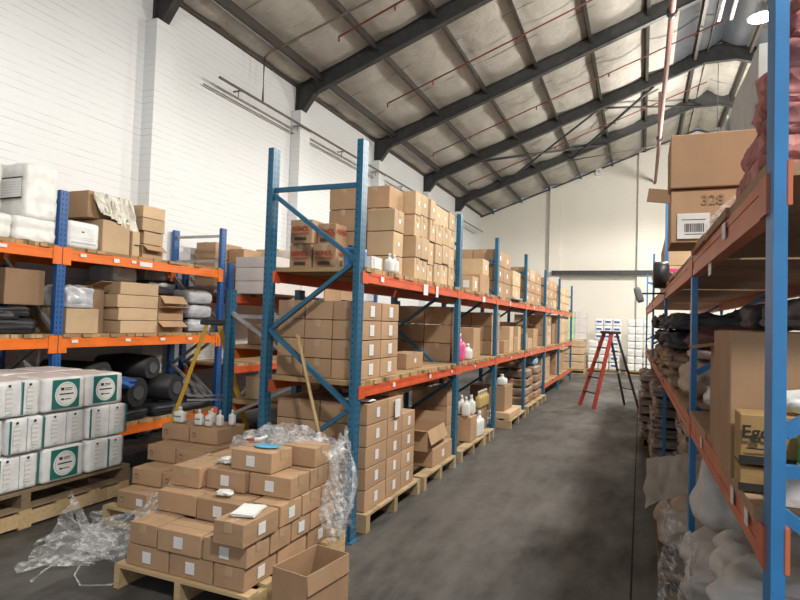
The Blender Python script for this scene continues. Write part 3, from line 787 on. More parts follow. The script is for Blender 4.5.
def bez(pts, t):
    pts = [Vector(p) for p in pts]
    while len(pts) > 1: pts = [a*(1-t)+b*t for a, b in zip(pts, pts[1:])]
    return pts[0]
def P3(u, v):   # gathered band that runs off the left rear corner down to the floor
    A = bez([(-2.76, 3.30, .60), (-3.0, 3.35, .50), (-3.35, 3.30, .10), (-3.9, 3.32, .02)], v); B = bez([(-2.80, 2.72, .16), (-2.95, 2.7, .02), (-3.1, 2.68, .02), (-3.42, 2.72, .02)], v)
    p = A*(1-u)+B*u; p.z += .03*math.sin(u*11+v*4)*(1-v*.6)+.01; return p
veil('stretch_film', P3, 90, 60, .038, 3, 'torn tail of clear stretch film trailing over the floor beside the pile', freq=9, fu=7, fv=1.6)
def P4(u, v):
    A = bez([(-3.25, 3.0, .05), (-3.5, 3.0, .14), (-3.75, 2.95, .04), (-3.95, 3.14, .14)], v); B = bez([(-3.1, 2.62, .03), (-3.3, 2.55, .05), (-3.45, 2.5, .02), (-3.42, 2.36, .01)], v)
    return A*(1-u)+B*u
veil('stretch_film', P4, 80, 60, .038, 8, 'loose heap of clear stretch film spread on the floor before the paper pallet', freq=10, fu=7, fv=1.6)
for i, (pts, w) in enumerate((([(-3.3, 2.75, .04), (-3.35, 2.6, .05), (-3.3, 2.5, .03), (-3.26, 2.36, .01)], .035), ([(-3.4, 2.85, .08), (-3.6, 2.85, .1), (-3.72, 2.74, .06), (-3.74, 2.72, .02)], .04), ([(-3.6, 3.0, .05), (-3.8, 3.05, .2), (-3.9, 3.1, .24)], .06))):
    veil('film_strip', lambda u, v: bez(pts, v)+Vector((0, (u-.5)*w*(1.2-v), (u-.5)*w*.5)), 8, 30, .012, 11+i, 'twisted strand of clear film on the floor, %s' % ['pointing at the camera', 'lying flat to the outer side', 'standing up towards the paper pallet'][i], fu=3, fv=6)
bm = bmesh.new(); tube(bm, [(0, 0, .008), (.1, -.12, .008), (.25, -.2, .01), (.4, -.12, .01), (.36, .02, .012), (.3, .08, .02)], .006, 6); o = obj('film_strip', bm, FILM, None, (-3.22, 2.66, 0)); tag(o, 'twisted loop of clear film curling on the floor', 'plastic film')
crumple('crumpled_film', .34, .2, .10, (-2.12, 3.42, PZ+4*H+.03), FILM, 'crumpled pale film and tissue ball on the rear top cartons', 'plastic film', 6, .5, 12)

# --- the open empty carton on the floor
def open_box(x, y, rz, sx, sy, h, label, z=0, mat=CARD, flaps=(), t=.006, name='open_carton'):
    o = empty(name, (x, y, z), rz, label, 'box')
    bm = bmesh.new()
    box(bm, -sx/2, sx/2, -sy/2, -sy/2+t, 0, h); box(bm, -sx/2, sx/2, sy/2-t, sy/2, 0, h); box(bm, -sx/2, -sx/2+t, -sy/2+t, sy/2-t, 0, h); box(bm, sx/2-t, sx/2, -sy/2+t, sy/2-t, 0, h); box(bm, -sx/2+t, sx/2-t, -sy/2+t, sy/2-t, 0, t)
    obj('box_body', bm, mat, o)
    for side, ln, ang in flaps:
        bm = bmesh.new(); w = (sx if side in '-y+y' else sy)-.01
        if side in ('-y', '+y'):
            sg = -1 if side == '-y' else 1; box(bm, -w/2, w/2, 0 if sg > 0 else -ln, ln if sg > 0 else 0, -t/2, t/2); f = obj('box_flap', bm, mat, o, (0, sg*(sy/2-t/2), h)); f.rotation_euler = (sg*ang, 0, 0)
        else:
            sg = -1 if side == '-x' else 1; box(bm, 0 if sg > 0 else -ln, ln if sg > 0 else 0, -w/2, w/2, -t/2, t/2); f = obj('box_flap', bm, mat, o, (sg*(sx/2-t/2), 0, h)); f.rotation_euler = (0, -sg*ang, 0)
    return o
ob = open_box(-1.63, 2.79, R(-8), .23, .37, .285, 'empty open brown carton standing on the floor at the foot of the nearest pile', flaps=[('-x', .10, R(-84)), ('+x', .10, R(-85))])
obj('bottom_flap', newbox(-.07, .07, -.12, .14, .007, .012), CARDD, ob)

# --- stepped pile of marked cartons with bottles behind
pallet(-3.72, -3.02, 3.24, 4.30, .138, 'pine pallet under the stepped pile of marked cartons', PINE)
st = [(0, -3.61, 3.26), (1, -3.65, 3.43), (2, -3.73, 3.65), (3, -3.81, 3.88)]
for k, xa, ya in st:
    z = PZ+k*H
    for j in range(2 if k < 3 else 1):
        for i in range(2):
            x = xa+i*.305; w = .30
            if k == 0 and i == 1: continue
            y0 = ya+j*.28
            if y0 > 4.0: continue
            carton(x, x+w, y0, y0+.275 if k < 3 else 4.25, z, z+H, 'brown carton with small square mark on stepped pile, %s layer, %s row, %s column' % (ORD[k], ORD[j], ORD[i]), CARD, (['-y'] if k == 0 else []), 'x', 'marked cartons of the stepped pile', 0, .06, .05, mark=True, dl=(.08, 0))
    for j, yy in enumerate((ya+.56,)):
        if yy < 4.0: carton(xa, xa+.61, yy, 4.27, z, z+H, 'wide brown carton at the back of the stepped pile, %s layer' % ORD[k], CARD, (), 'x', 'marked cartons of the stepped pile')
carton(-3.29, -3.03, 3.4, 3.78, PZ, PZ+H, 'long brown carton at the foot of the stepped pile beside the film', CARD, (), 'y', 'marked cartons of the stepped pile')
def bottle(x, y, z, w, d, h, label, body=WHITEP, capm=WHITEP, lab=None, rz=0, group=None, jug=False, name='plastic_bottle'):
    o = empty(name, (x, y, z), rz, label, 'bottle', group)
    bm = softbox(w, d, h*.70, min(w, d)*.28, 0, 1, 0, 5, False)
    obj('bottle_body', bm, body, o, smooth=True)
    bm = bmesh.new(); lathe(bm, [(w*.36, h*.66), (w*.24, h*.74), (w*.15, h*.79), (w*.15, h*.84)], 12, sy=d/w); obj('bottle_neck', bm, body, o)
    bm = bmesh.new(); lathe(bm, [(w*.17, h*.83), (w*.17, h*.98), (w*.14, h)], 12); obj('bottle_cap', bm, capm, o)
    if lab: 
        bm = bmesh.new(); box(bm, -w*.36, w*.36, -.001, .001, h*.16, h*.56); obj('bottle_label', bm, lab, o, (0, -d/2-.001, 0)); 
        bm = bmesh.new(); box(bm, -w*.36, w*.36, -.0015, .0015, h*.36, h*.43); obj('label_band', bm, GREEN, o, (0, -d/2-.0015, 0))
    if jug:
        bm = bmesh.new(); tube(bm, [(w*.2, 0, h*.78), (w*.44, 0, h*.80), (w*.46, 0, h*.62)], .012, 6); obj('jug_handle', bm, body, o)
    return o
bz = PZ+4*H+.006
bottle(-3.69, 3.97, bz, .105, .06, .135, 'squat white bottle with green label standing alone on the stepped pile', lab=LABEL)
for i, (x, y, w) in enumerate(((-3.47, 3.96, .075), (-3.43, 4.07, .06), (-3.365, 3.96, .06), (-3.30, 4.02, .055), (-3.235, 4.10, .055))):
    bottle(x, y, bz, w, .045, .13, 'white bottle on the stepped pile, %s of the five in a cluster' % ['widest first', 'second, behind', 'third', 'fourth', 'last'][i], lab=LABEL if i in (0, 2) else None, group='white bottles on the stepped pile')

# --- pallets of paper towel packs
pallet(-5.15, -4.12, 2.0, 3.85, .13, 'bright pine pallet on the floor, lower of two below the paper packs', PINE)
pallet(-5.15, -4.13, 2.0, 3.86, .135, 'weathered grey-brown pallet, upper of two below the paper packs', OLDW, z=.131, along='y')
FAINT = m_label('faint_grey_print', .40); FAINTG = simple('faint_green_print', (.58, .70, .62), .4, var=.3, scale=40)
def pack(x0, x1, y0, y1, z0, z1, kind, label, seed):
    sx, sy, sz = x1-x0-.01, y1-y0-.008, z1-z0-.004
    o = obj('paper_towel_pack', softbox(sx, sy, sz, .022, .006, 14, seed, 9), WRAPW, None, ((x0+x1)/2, (y0+y1)/2, z0+.002), smooth=True); tag(o, label, 'paper pack', 'wrapped paper towel packs on the pallet')
    X = sx/2+.0035
    if kind == 'circle':
        obj('green_panel', newbox(X-.004, X, -.115, .115, .025, sz-.02), GREEN, o)
        bm = bmesh.new(); 
        for r, xo, mi in ((.095, .001, 0), (.084, .002, 1), (.080, .003, 0)):
            ring = [bm.verts.new((X+xo, r*math.cos(t), sz/2+r*math.sin(t))) for t in [2*math.pi*k/28 for k in range(28)]]; bm.faces.new(ring).material_index = mi
        obj('round_emblem', bm, [WHITEP, GREYP], o)
        bm = bmesh.new(); box(bm, X+.003, X+.0045, -.05, -.022, sz/2+.03, sz/2+.052); box(bm, X+.003, X+.0045, -.012, .048, sz/2+.042, sz/2+.048); box(bm, X+.003, X+.0045, -.012, .04, sz/2+.03, sz/2+.035)
        box(bm, X+.003, X+.0045, -.06, .06, sz/2-.004, sz/2+.006); box(bm, X+.003, X+.0045, -.045, -.02, sz/2-.045, sz/2-.032); box(bm, X+.003, X+.0045, -.015, .04, sz/2-.043, sz/2-.036)
        obj('emblem_print', bm, INK, o)
    else:
        bm = bmesh.new()
        if kind in ('edge', 'mix'):
            for f in ((-.47, .455) if kind == 'edge' else (.02,)): box(bm, X-.003, X+.001, f*sy, f*sy+.014, .015, sz*.94, 0)
        for f in (-.27, .22):
            box(bm, X, X+.0015, f*sy-.025, f*sy+.022, sz*.22, sz*.80, 1)
            box(bm, X, X+.0018, f*sy-.01, f*sy+.008, sz*.84, sz*.90, 3)
            box(bm, X, X+.0016, f*sy-.022, f*sy+.02, .02, sz*.16, 2)
        obj('printed_panel', bm, [GREEN, FAINT, FAINTG, INK], o)
        bm = bmesh.new(); box(bm, X-.02, X-.001, .01*sy, .01*sy+.004, .01, sz-.01); obj('seam', bm, GREYP, o)
rows = [[(2.05, 2.4, 'stripe'), (2.4, 2.72, 'stripe'), (2.72, 3.04, 'edge'), (3.05, 3.42, 'circle'), (3.43, 3.80, 'mix')],
        [(2.05, 2.4, 'stripe'), (2.4, 2.76, 'circle'), (2.77, 3.05, 'edge'), (3.06, 3.42, 'stripe'), (3.43, 3.82, 'edge')],
        [(2.05, 2.4, 'stripe'), (2.4, 2.70, 'stripe'), (2.70, 3.02, 'mix'), (3.03, 3.39, 'circle'), (3.40, 3.78, 'circle')]]
sd = 0
for k, row in enumerate(rows):
    z = .27+k*.27
    for j, (a, b, kd) in enumerate(row):
        sd += 1; wd = {'circle': 'with round emblem on green square', 'edge': 'with dark green edge stripe', 'stripe': 'with pale stripes', 'mix': 'with grey and green stripes'}[kd]
        pack(-4.62, -4.14+.012*((sd*7) % 3-1), a, b, z, z+.27, kd, 'white wrapped pack %s, %s layer up, %s from far end' % (wd, ORD[k], ORD[4-j]), sd)
        if j >= 1: pack(-5.10, -4.63, a, b, z, z+.27, 'stripe', 'white wrapped pack in hidden rear row, %s layer up, %s from far end' % (ORD[k], ORD[4-j]), sd+50)

# ------------------------------------------------------------------ left rack contents
ZL1, ZL2, ZL0 = 1.363, 2.223, .383
def wpack(x0, x1, y0, y1, z0, z1, label, seed, lab=False):
    sx, sy, sz = x1-x0, y1-y0, z1-z0
    o = obj('white_roll_bundle', softbox(sx, sy, sz, .028, .010, 13, seed, 14, ridge=(2, .105, .008)), WHITES, None, ((x0+x1)/2, (y0+y1)/2, z0), smooth=True); tag(o, label, 'bundle', 'white roll bundles on the wall rack')
    if lab:
        obj('paper_label', newbox(-sx*.38, sx*.38, -.002, .002, -.085, .085), LABEL, o, (0, -sy/2-.014, sz*.52)); bm = bmesh.new(); box(bm, -sx*.42, sx*.42, -.003, .003, -.10, -.088); box(bm, -sx*.42, sx*.42, -.003, .003, .09, .10); obj('black_band', bm, INK, o, (0, -sy/2-.015, sz*.52))
wpack(-5.95, -5.24, 3.0, 3.45, ZL2, 2.45, 'low white roll bundle in the bottom row, nearer the camera', 1)
wpack(-5.95, -5.22, 3.46, 3.865, ZL2, 2.45, 'low white roll bundle in the bottom row, beside the blue post', 2)
wpack(-5.62, -5.22, 3.54, 3.86, 2.45, 2.95, 'tall white roll bundle with black banded label on its end', 3, True)
wpack(-5.95, -5.40, 3.05, 3.45, 2.45, 2.93, 'tall white roll bundle with label, second from the blue post', 4, True)
wpack(-5.95, -5.24, 2.4, 2.98, ZL2, 2.45, 'low white roll bundle at the outer end of the shelf', 5)
wpack(-5.95, -5.5, 2.45, 2.96, 2.45, 2.88, 'tall white roll bundle farthest out on the shelf', 7)
def aircon():
    o = empty('air_conditioner', (-5.33, 4.17, ZL2), 0, 'white split air conditioner unit standing beside the blue post of the wall rack', 'air conditioner')
    obj('casing', softbox(.21, .36, .27, .03, 0, 1, 0, 8, False), WHITEP, o, smooth=True)
    obj('air_slot', newbox(.1055, .108, -.14, .14, .045, .06), GREYP, o)
    bm = bmesh.new(); box(bm, .104, .107, -.165, .165, .085, .088); box(bm, .104, .107, -.165, .165, .105, .107); obj('front_grooves', bm, GREYP, o)
    obj('badge', newbox(.105, .1075, -.03, .0, .16, .172), INK, o)
aircon()
carton(-5.85, -5.24, 4.40, 4.76, ZL2, 2.57, 'brown carton with small printed mark beside the air conditioner', CARDP, (), 'y')
o = carton(-5.7, -5.22, 4.77, 4.88, ZL2, 2.50, 'narrow upright brown carton on the wall rack, beside torn cartons', CARDP, (), None)
bm = bmesh.new(); box(bm, -.001, .001, -.03, .03, -.006, .006); box(bm, -.001, .001, .04, .065, -.012, .012)
obj('printed_mark', bm, INK, o, (.245, 0, .12))
c = carton(-5.75, -5.33, 4.28, 4.80, 2.575, 2.86, 'big brown carton half wrapped in pale film, above the air conditioner', CARD, (), None)
veil('pale_film', lambda u, v: (-5.30+.02*math.sin(u*6)+.06*v, 4.30+.50*u+.06*v, 2.84*(1-v)+(2.62-.16*u)*v), 40, 24, .022, 4, 'pale crinkled film draped over the big upper carton', simple('pale_crinkled_film', (.62, .58, .50), .3, spec=.6, bump=.6, bscale=14), freq=8)
carton(-5.8, -5.22, 4.90, 5.24, 2.68, 2.82, 'brown carton at the top of the crushed pile on the wall rack', CARDP, (), None)
carton(-5.8, -5.22, 4.90, 5.24, 2.53, 2.68, 'second brown carton down in the crushed pile on the wall rack', CARDP, (), None)
carton(-5.78, -5.24, 4.93, 5.24, 2.38, 2.53, 'third, sagging brown carton in the crushed pile on the wall rack', CARDP, (), None, rz=.04)
open_box(-5.5, 5.08, .05, .5, .32, .15, 'torn open bottom carton of the crushed pile on the wall rack', ZL2, CARD, [('+x', .1, R(-40)), ('-y', .1, R(-30))])
# lower level
for i, (y, w, z0, h, r) in enumerate(((2.0, 1.0, 0, .12, .05), (2.9, .98, 0, .16, .06), (2.4, 1.3, .13, .1, .04), (3.2, .6, .16, .1, .04))):
    o = obj('black_sheeting_roll', softbox(.6, w, h, min(r, h*.45), .02, 7, i+3, 10, ridge=(2, .05, .006)), BLACKF, None, (-5.56, y+w/2-.10, ZL1+z0), smooth=True); tag(o, 'folded black sheeting on the wall rack, %s' % ['lowest, outer part', 'lowest, beside the blue post', 'upper, outer part', 'upper, beside the blue post'][i], 'sheeting', 'folded black sheeting')
carton(-5.98, -5.85, 2.2, 3.7, ZL1+.27, 2.0, 'tall dark brown board behind the black sheeting', CARDD, (), None)
carton(-5.75, -5.3, 3.45, 3.84, ZL1+.27, 1.97, 'film wrapped brown carton standing behind the black sheeting', CARDD, (), 'y')
carton(-5.8, -5.23, 4.02, 4.40, ZL1, 1.62, 'brown carton on the wall rack just past the blue post', CARDP, (), 'y')
o = obj('wrapped_parcel', softbox(.5, .36, .24, .05, .03, 10, 4, 10), BAGG, None, (-5.5, 4.2, 1.62), smooth=True); tag(o, 'clear wrapped parcel on the carton just past the blue post', 'parcel')
open_box(-5.62, 4.50, 0, .45, .17, .5, 'dark open carton standing behind the flat cartons, flaps up', ZL1, CARDD, [('+x', .15, R(20)), ('-y', .12, R(-10))])
for k in range(4):
    dy = [0, .02, .09, .0][k]
    carton(-5.85 if k > 1 else -5.8, -5.23, 4.66-dy*.6, 5.20, ZL1+k*.142, ZL1+(k+1)*.142, 'flat brown carton on wall rack middle shelf, %s up of four' % ORD[k], CARDP, (), None, 'flat cartons on the wall rack', rz=.02*(-1)**k)
for k in range(3):
    open_box(-5.5, 5.42, .03*(k-1), .5, .4, .14, 'torn carton with grey bag inside, %s up of three' % ORD[k], ZL1+k*.15, CARD, [('+x', .12, R([-35, 10, -50][k])), ('-y', .08, R(-20))])
    o = obj('grey_bag', softbox(.45, .34, .13, .05, .02, 9, k+9, 8, False), BAGG if k != 1 else BAGB, None, (-5.49, 5.42, ZL1+k*.15+.008), smooth=True); tag(o, 'grey bag stuffed in the torn carton, %s up' % ORD[k], 'bag', 'grey bags in torn cartons')
for k in range(3):
    o = obj('plastic_wrapped_roll', softbox(.62, .50, .185, .07, .018, 7, k+2, 10), [BAGB, BAGD, BAGD][k], None, (-5.55, 5.92, ZL1+k*.18), smooth=True); tag(o, 'plastic wrapped grey roll near the end post, %s up of three' % ORD[k], 'roll', 'plastic wrapped rolls')
    o = obj('roll_end', softbox(.16, .44, .17, .07, .014, 12, k+5, 9), BAGG, bpy.data.objects[o.name], (.26, 0, .005), smooth=True); o['label'] = 'pale shiny end of the roll'
o = obj('black_bag', softbox(.5, .5, .17, .08, .03, 8, 3, 9), BAGB, None, (-5.62, 5.42, ZL1+.47), smooth=True); tag(o, 'black shiny bag on top of the torn cartons', 'bag')
o = obj('grey_parcel', softbox(.45, .35, .2, .05, .02, 8, 13, 9), BAGG, None, (-5.7, 4.95, ZL1+.572), smooth=True); tag(o, 'grey wrapped parcel on top of the flat cartons', 'parcel')
# bottom level: black rolls of membrane
for i, (y, w) in enumerate(((3.98, 1.15), (5.18, 1.0))):
    o = obj('black_sheeting_roll', softbox(.78, w, .13, .05, .03, 6, i+23, 14), BLACKF, None, (-5.60, y+w/2, ZL0), smooth=True); tag(o, 'folded black sheeting covering the bottom shelf below the rolls, %s part' % ['first', 'second'][i], 'sheeting', 'folded black sheeting')
for i, (y, z, r, x) in enumerate(((4.35, .0, .15, -5.5), (4.95, .0, .17, -5.45), (5.6, .0, .16, -5.5), (4.6, .27, .13, -5.6), (5.3, .28, .14, -5.6))):
    bm = bmesh.new(); pr = []
    tube(bm, [(-.4, -.1, r), (-.1, 0, r*1.02), (.3, .05, r)], [r, r*1.05, r*.97], 16); tube(bm, [(.3, .05, r), (.315, .05, r)], [r*.45, r*.45], 14, 1)
    for v in bm.verts: v.co += Vector((0, 0, fbm(v.co*6+Vector((i, 0, 0)))*.02))
    o = obj('black_membrane_roll', bm, [BLACKF, DGREY], None, (x-.13, y, ZL0+z+.13)); tag(o, 'black membrane roll on the wall rack bottom shelf, %s' % ['lower, first', 'lower, second', 'lower, third', 'upper, first', 'upper, second'][i], 'roll', 'black membrane rolls')
o = obj('black_tarpaulin', softbox(.6, 1.1, .2, .06, .06, 3.5, 3, 16), BLACKF, None, (-5.06, 4.85, .003), smooth=True); tag(o, 'black tarpaulin heaped on the floor in front of the wall rack', 'tarpaulin')
o = obj('black_tarpaulin', softbox(.6, .7, .26, .1, .08, 3.5, 8, 16), BLACKF, None, (-4.85, 6.1, .003), smooth=True); tag(o, 'black tarpaulin bundle on the floor behind the yellow ladder', 'tarpaulin')
crumple('blue_cloth', .25, .25, .13, (-5.28, 4.78, ZL0+.36), simple('blue_cloth', (.03, .10, .32), .8), 'crumpled blue cloth on the black rolls beside the paper packs', 'cloth', 4)
# cartons beyond the wall rack
stack('beyond wall rack frame', [-5.98, -5.62], [6.6, 7.2], [1.903, 2.15, 2.4, 2.64], desc='brown carton', group='cartons beyond the wall rack')
carton(-5.6, -5.32, 6.85, 7.3, 1.903, 2.36, 'lower brown carton beyond the wall rack, beside the whitish ones', CARD)
carton(-5.6, -5.32, 6.85, 7.3, 2.36, 2.57, 'upper brown carton beyond the wall rack, beside the whitish ones', CARD)
carton(-5.9, -5.45, 7.9, 8.2, 1.903, 2.7, 'tall slim brown carton behind the whitish cartons', CARDP)
stack('on the lower rack', [-5.28, -4.6], [6.62, 7.28, 7.95], [1.903, 2.08, 2.27, 2.42], desc='whitish carton', mat=CARDW, group='whitish cartons', tape=None, jit=.01)
carton(-5.28, -4.7, 7.3, 8.0, 2.42, 2.58, 'topmost whitish carton above the middle rack shelf', CARDW, (), None)
stack('beyond whitish ones', [-5.9, -5.2], [9.0, 9.6, 10.2], [1.903, 2.2, 2.5], desc='brown carton', group='cartons beyond the wall rack')
# low rack, back to back with the middle one
for i, (x0, x1, y0, y1, z0, z1, m, w) in enumerate(((-3.5, -3.1, 4.6, 5.1, 1.323, 1.52, CARD, 'brown carton at the near end of the short rack, top shelf'), (-3.5, -3.05, 5.15, 5.7, 1.323, 1.45, CARDW, 'whitish carton on the short rack, top shelf, second along'), (-3.05, -2.85, 4.6, 5.2, 1.323, 1.6, CARDP, 'pale tall carton on the short rack top shelf, by the middle rack'),
        (-3.5, -2.95, 4.6, 5.1, .803, 1.02, CARDP, 'film wrapped pale carton on the short rack lower shelf, near end'), (-3.5, -2.95, 5.2, 5.8, .803, 1.05, CARD, 'brown carton on the short rack lower shelf, second along'), (-3.45, -2.95, 4.65, 5.15, 0.003, .42, CARDD, 'dark brown carton on the floor under the short rack'), (-3.45, -2.95, 5.25, 5.8, .003, .5, CARD, 'brown carton on the floor under the short rack, second along'), (-3.5, -2.9, 5.9, 6.5, 1.323, 1.62, CARD, 'brown carton on the short rack top shelf, third along'))):
    carton(x0, x1, y0, y1, z0, z1, w, m)
bottle(-3.3, 4.72, 1.52, .1, .08, .16, 'white bottle on the carton at the near end of short rack')

# ------------------------------------------------------------------ middle rack contents
D0, D1, D2 = .355, ZM+.023, ZT+.023
# top shelf, first bay
def reinol(x0, x1, y0, y1, z0, z1, label):
    o = carton(x0, x1, y0, y1, z0, z1, label, CARD, (), 'y', 'red lettered cartons'); sx, sy, sz = x1-x0-.004, y1-y0-.004, z1-z0
    t = text('lettering', 'REINOL', .052, REDINK, o, (0, -sy/2-.0075, sz*.60), FACE_Y, sx=.9); t['label'] = 'red printed lettering'
    t = text('lettering', 'REINOL', .052, REDINK, o, (sx/2+.0075, 0, sz*.62), FACE_X, sx=.9); t['label'] = 'red printed lettering'
    bm = bmesh.new(); box(bm, -.075, .075, -.0006, .0006, 0, .005); box(bm, -.075, .075, -.0006, .0006, -.012, -.008); obj('red_rule', bm, REDINK, o, (0, -sy/2-.007, sz*.42))
    bm = bmesh.new()
    for k in range(14): box(bm, -.055+k*.008, -.055+k*.008+.0045, -.0006, .0006, -.022, .006)
    obj('bar_print', bm, INK, o, (0, -sy/2-.007, sz*.25)); return o
reinol(-2.64, -2.425, 3.97, 4.22, D2, D2+.20, 'red lettered carton, lower one beside the rear post')
reinol(-2.42, -2.205, 3.97, 4.22, D2, D2+.20, 'red lettered carton, lower one farther from the rear post')
reinol(-2.64, -2.425, 3.97, 4.22, D2+.20, D2+.40, 'red lettered carton stacked on the lower pair, nearer post')
reinol(-2.42, -2.245, 4.03, 4.22, D2+.20, D2+.37, 'small red lettered carton stacked on the lower pair, inner')
o = empty('blue_bottle_pack', (-2.06, 4.02, D2), 0, 'blue film wrapped bottle pack behind the near post, top shelf', 'bottle pack')
obj('film', softbox(.15, .18, .17, .03, .012, 12, 2, 8), BLUEP, o, smooth=True)
for i in range(3):
    bm = bmesh.new(); lathe(bm, [(.02, .15), (.02, .185)], 10, c=(-.045+.045*i, 0, 0)); obj('bottle_cap', bm, BLK, o)
carton(-2.10, -1.93, 4.05, 4.26, D2, D2+.11, 'small white printed carton at shelf edge beside the near post', CARDW, ('+x', '-y'), None, lw=.12, lh=.08)
for i, y in enumerate((4.50, 4.60)):
    bottle(-1.925, y-.13, D2, .075, .075, .16, 'white capped bottle at the top shelf edge, %s the post' % ['nearer', 'farther from'][i], rz=R(90), group='white bottles at the shelf edge', lab=None)
lwk = dict(lw=.03, lh=.03)
# big block of cartons: columns along the aisle side, each with its own height
stack('on top shelf block, inner part', [-2.66, -2.36, -2.05], [4.62, 4.95], [D2, D2+.20, D2+.40, D2+.60, D2+.80], desc='carton', group='tall carton block on the top shelf')
cols = [(4.48, 4.70, -2.20, [0, .16, .37, .56], 'first'), (4.96, 5.11, -2.2, [0, .20, .40, .60, .82], 'second'), (5.11, 5.33, -2.22, [0, .2, .41, .62, .83], 'third'), (5.34, 5.5, -2.25, [0, .17, .40, .62, .82], 'fourth'), (5.51, 5.73, -2.25, [0, .2, .4, .6, .8], 'fifth'), (5.74, 5.98, -2.3, [0, .22, .42, .62, .8], 'sixth'), (5.99, 6.2, -2.3, [0, .2, .42, .62, .81], 'seventh')]
for y0, y1, xb, zz, nm in cols:
    for k in range(len(zz)-1):
        carton(xb, -1.93+random.uniform(-.012, .012), y0, y1, D2+zz[k], D2+zz[k+1], 'pale carton in aisle face of top block, %s column, %s layer up' % (nm, ORD[k]), CARDP, ('+x',), None if k % 2 else 'x', 'tall carton block on the top shelf', 0, .035, .035)
stack('on top shelf block, back part', [-2.68, -2.3], [5.3, 5.75, 6.2], [D2, D2+.4, D2+.8], desc='carton', group='tall carton block on the top shelf')
# middle shelf, first bay: four by three labelled cartons
xs = [-2.69, -2.44, -2.19, -1.93]
stack('on middle shelf, near bay', xs, [3.92, 4.28, 4.64], rng(D1, D1+.60, 4), ('+x',), 'y', 'labelled cartons on the near middle shelf', desc='labelled carton', jit=.012, lw=.075, lh=.085)
carton(-2.25, -2.02, 5.06, 5.52, D1, D1+.155, 'small low brown carton alone at the middle shelf edge, near bay', CARD, ('+x',), 'x', lw=.05, lh=.04)
# middle shelf, second bay
stack('second bay middle shelf', [-2.68, -2.35, -2.02], [6.40, 6.8], rng(D1, D1+.64, 3), desc='brown carton', group='second bay middle shelf cartons')
carton(-1.995, -1.935, 6.38, 6.52, D1, D1+.62, 'narrow upright carton with labels against the second post', CARDW, ('+x',), None, lw=.09, lh=.16)
bottle(-1.99, 6.64, D1, .15, .15, .33, 'jug of bright pink liquid at the middle shelf edge', body=PINK, capm=WHITEP, rz=R(90), jug=True, name='pink_jug')
carton(-2.35, -1.95, 7.15, 7.5, D1, D1+.40, 'brown carton behind the white jug, second bay middle shelf', CARD)
bottle(-1.975, 7.32-.35, D1, .13, .11, .2, 'pale white jug at the middle shelf edge, second bay', rz=R(90), jug=True, name='white_jug')
# top shelf, second bay
carton(-2.62, -2.30, 6.7, 7.1, D2, D2+.16, 'low brown carton on the top shelf beside second post', CARD)
carton(-2.14, -1.96, 7.08, 7.35, D2, D2+.2, 'small brown carton with white label, top shelf second bay', CARDP, ('-y', '+x'), None, lw=.08, lh=.09)
carton(-2.45, -1.96, 7.45, 7.95, D2, D2+.26, 'wide brown carton at shelf edge before the third post', CARD)
carton(-2.3, -1.97, 7.6, 7.95, D2+.26, D2+.48, 'pale carton on the wide brown one before third post', CARDP, ('+x',), None)
veil('film_wisp', lambda u, v: (-2.5+.3*u, 7.0+.05*v, D2+.2+.04*math.sin(3*u)+.02*v), 10, 4, .01, 3, 'wisp of clear film on the low carton, top shelf')
stack('third bay top shelf', [-2.66, -2.31, -1.95], [8.3, 8.8, 9.3], rng(D2, D2+.70, 3), ('+x',), 'y', 'third bay top cartons', desc='brown carton')
stack('third bay top shelf, far part', [-2.5, -1.96], [9.55, 10.2], rng(D2, D2+.5, 2), ('+x',), 'y', 'third bay top cartons', mat=CARDP)
stack('fourth bay top shelf', [-2.66, -2.30, -1.95], [10.6, 11.1, 11.7, 12.4], rng(D2, D2+.66, 3), ('+x',), 'y', 'fourth bay top cartons', desc='brown carton', mat=[CARD, CARDP])
stack('fifth bay top shelf', [-2.66, -2.30, -1.95], [12.95, 13.6, 14.3, 14.9], rng(D2, D2+.66, 3), ('+x',), 'y', 'fifth bay top cartons', desc='brown carton', mat=[CARD, CARDP])
stack('sixth bay top shelf', [-2.66, -2.30, -1.95], [15.3, 16, 16.8, 17.6], rng(D2, D2+.64, 3), ('+x',), 'y', 'sixth bay top cartons', desc='pale carton', mat=CARDP)
# a dark metal sheet pile overhanging in the fourth bay
o = obj('metal_tray', newbox(-.3, .16, -.35, .35, 0, .035, bev=.004), GALV, None, (-2.0, 9.42, D2+.0)); tag(o, 'flat grey metal tray overhanging the top shelf edge, third bay', 'tray')
# middle shelf, farther bays
stack('third bay middle shelf', [-2.66, -2.31, -2.0], [8.3, 8.85], rng(D1, D1+.62, 3), (), 'y', 'third bay middle cartons', desc='brown carton')
for i, (x0, x1, y0, y1, h, m) in enumerate(((-2.2, -1.95, 8.95, 9.3, .2, CARD), (-2.25, -1.95, 9.35, 9.65, .42, CARDP), (-2.2, -1.95, 9.7, 10.0, .24, CARD), (-2.2, -1.95, 10.03, 10.3, .42, CARDP), (-2.3, -1.95, 10.6, 10.95, .3, CARDP), (-2.3, -1.95, 11.0, 11.5, .2, CARDP), (-2.4, -1.95, 11.6, 12.1, .38, CARD))):
    carton(x0, x1, y0, y1, D1, D1+h, 'single carton on middle shelf edge, %s beyond the third post' % ORD[i], m, (), 'y', 'single cartons on the middle shelf')
stack('fourth bay middle shelf', [-2.68, -2.42], [10.6, 11.4, 12.2], rng(D1, D1+.5, 2), desc='brown carton', mat=CARDD, group='fourth bay middle cartons')
stack('fifth bay middle shelf', [-2.62, -2.28, -1.96], [12.95, 13.5, 14.1], rng(D1, D1+.68, 3), ('+x',), 'y', 'fifth bay middle cartons', mat=[CARD, CARDP])
carton(-2.3, -1.96, 14.3, 14.85, D1, D1+.5, 'brown carton apart from the others, fifth bay middle shelf', CARDD)
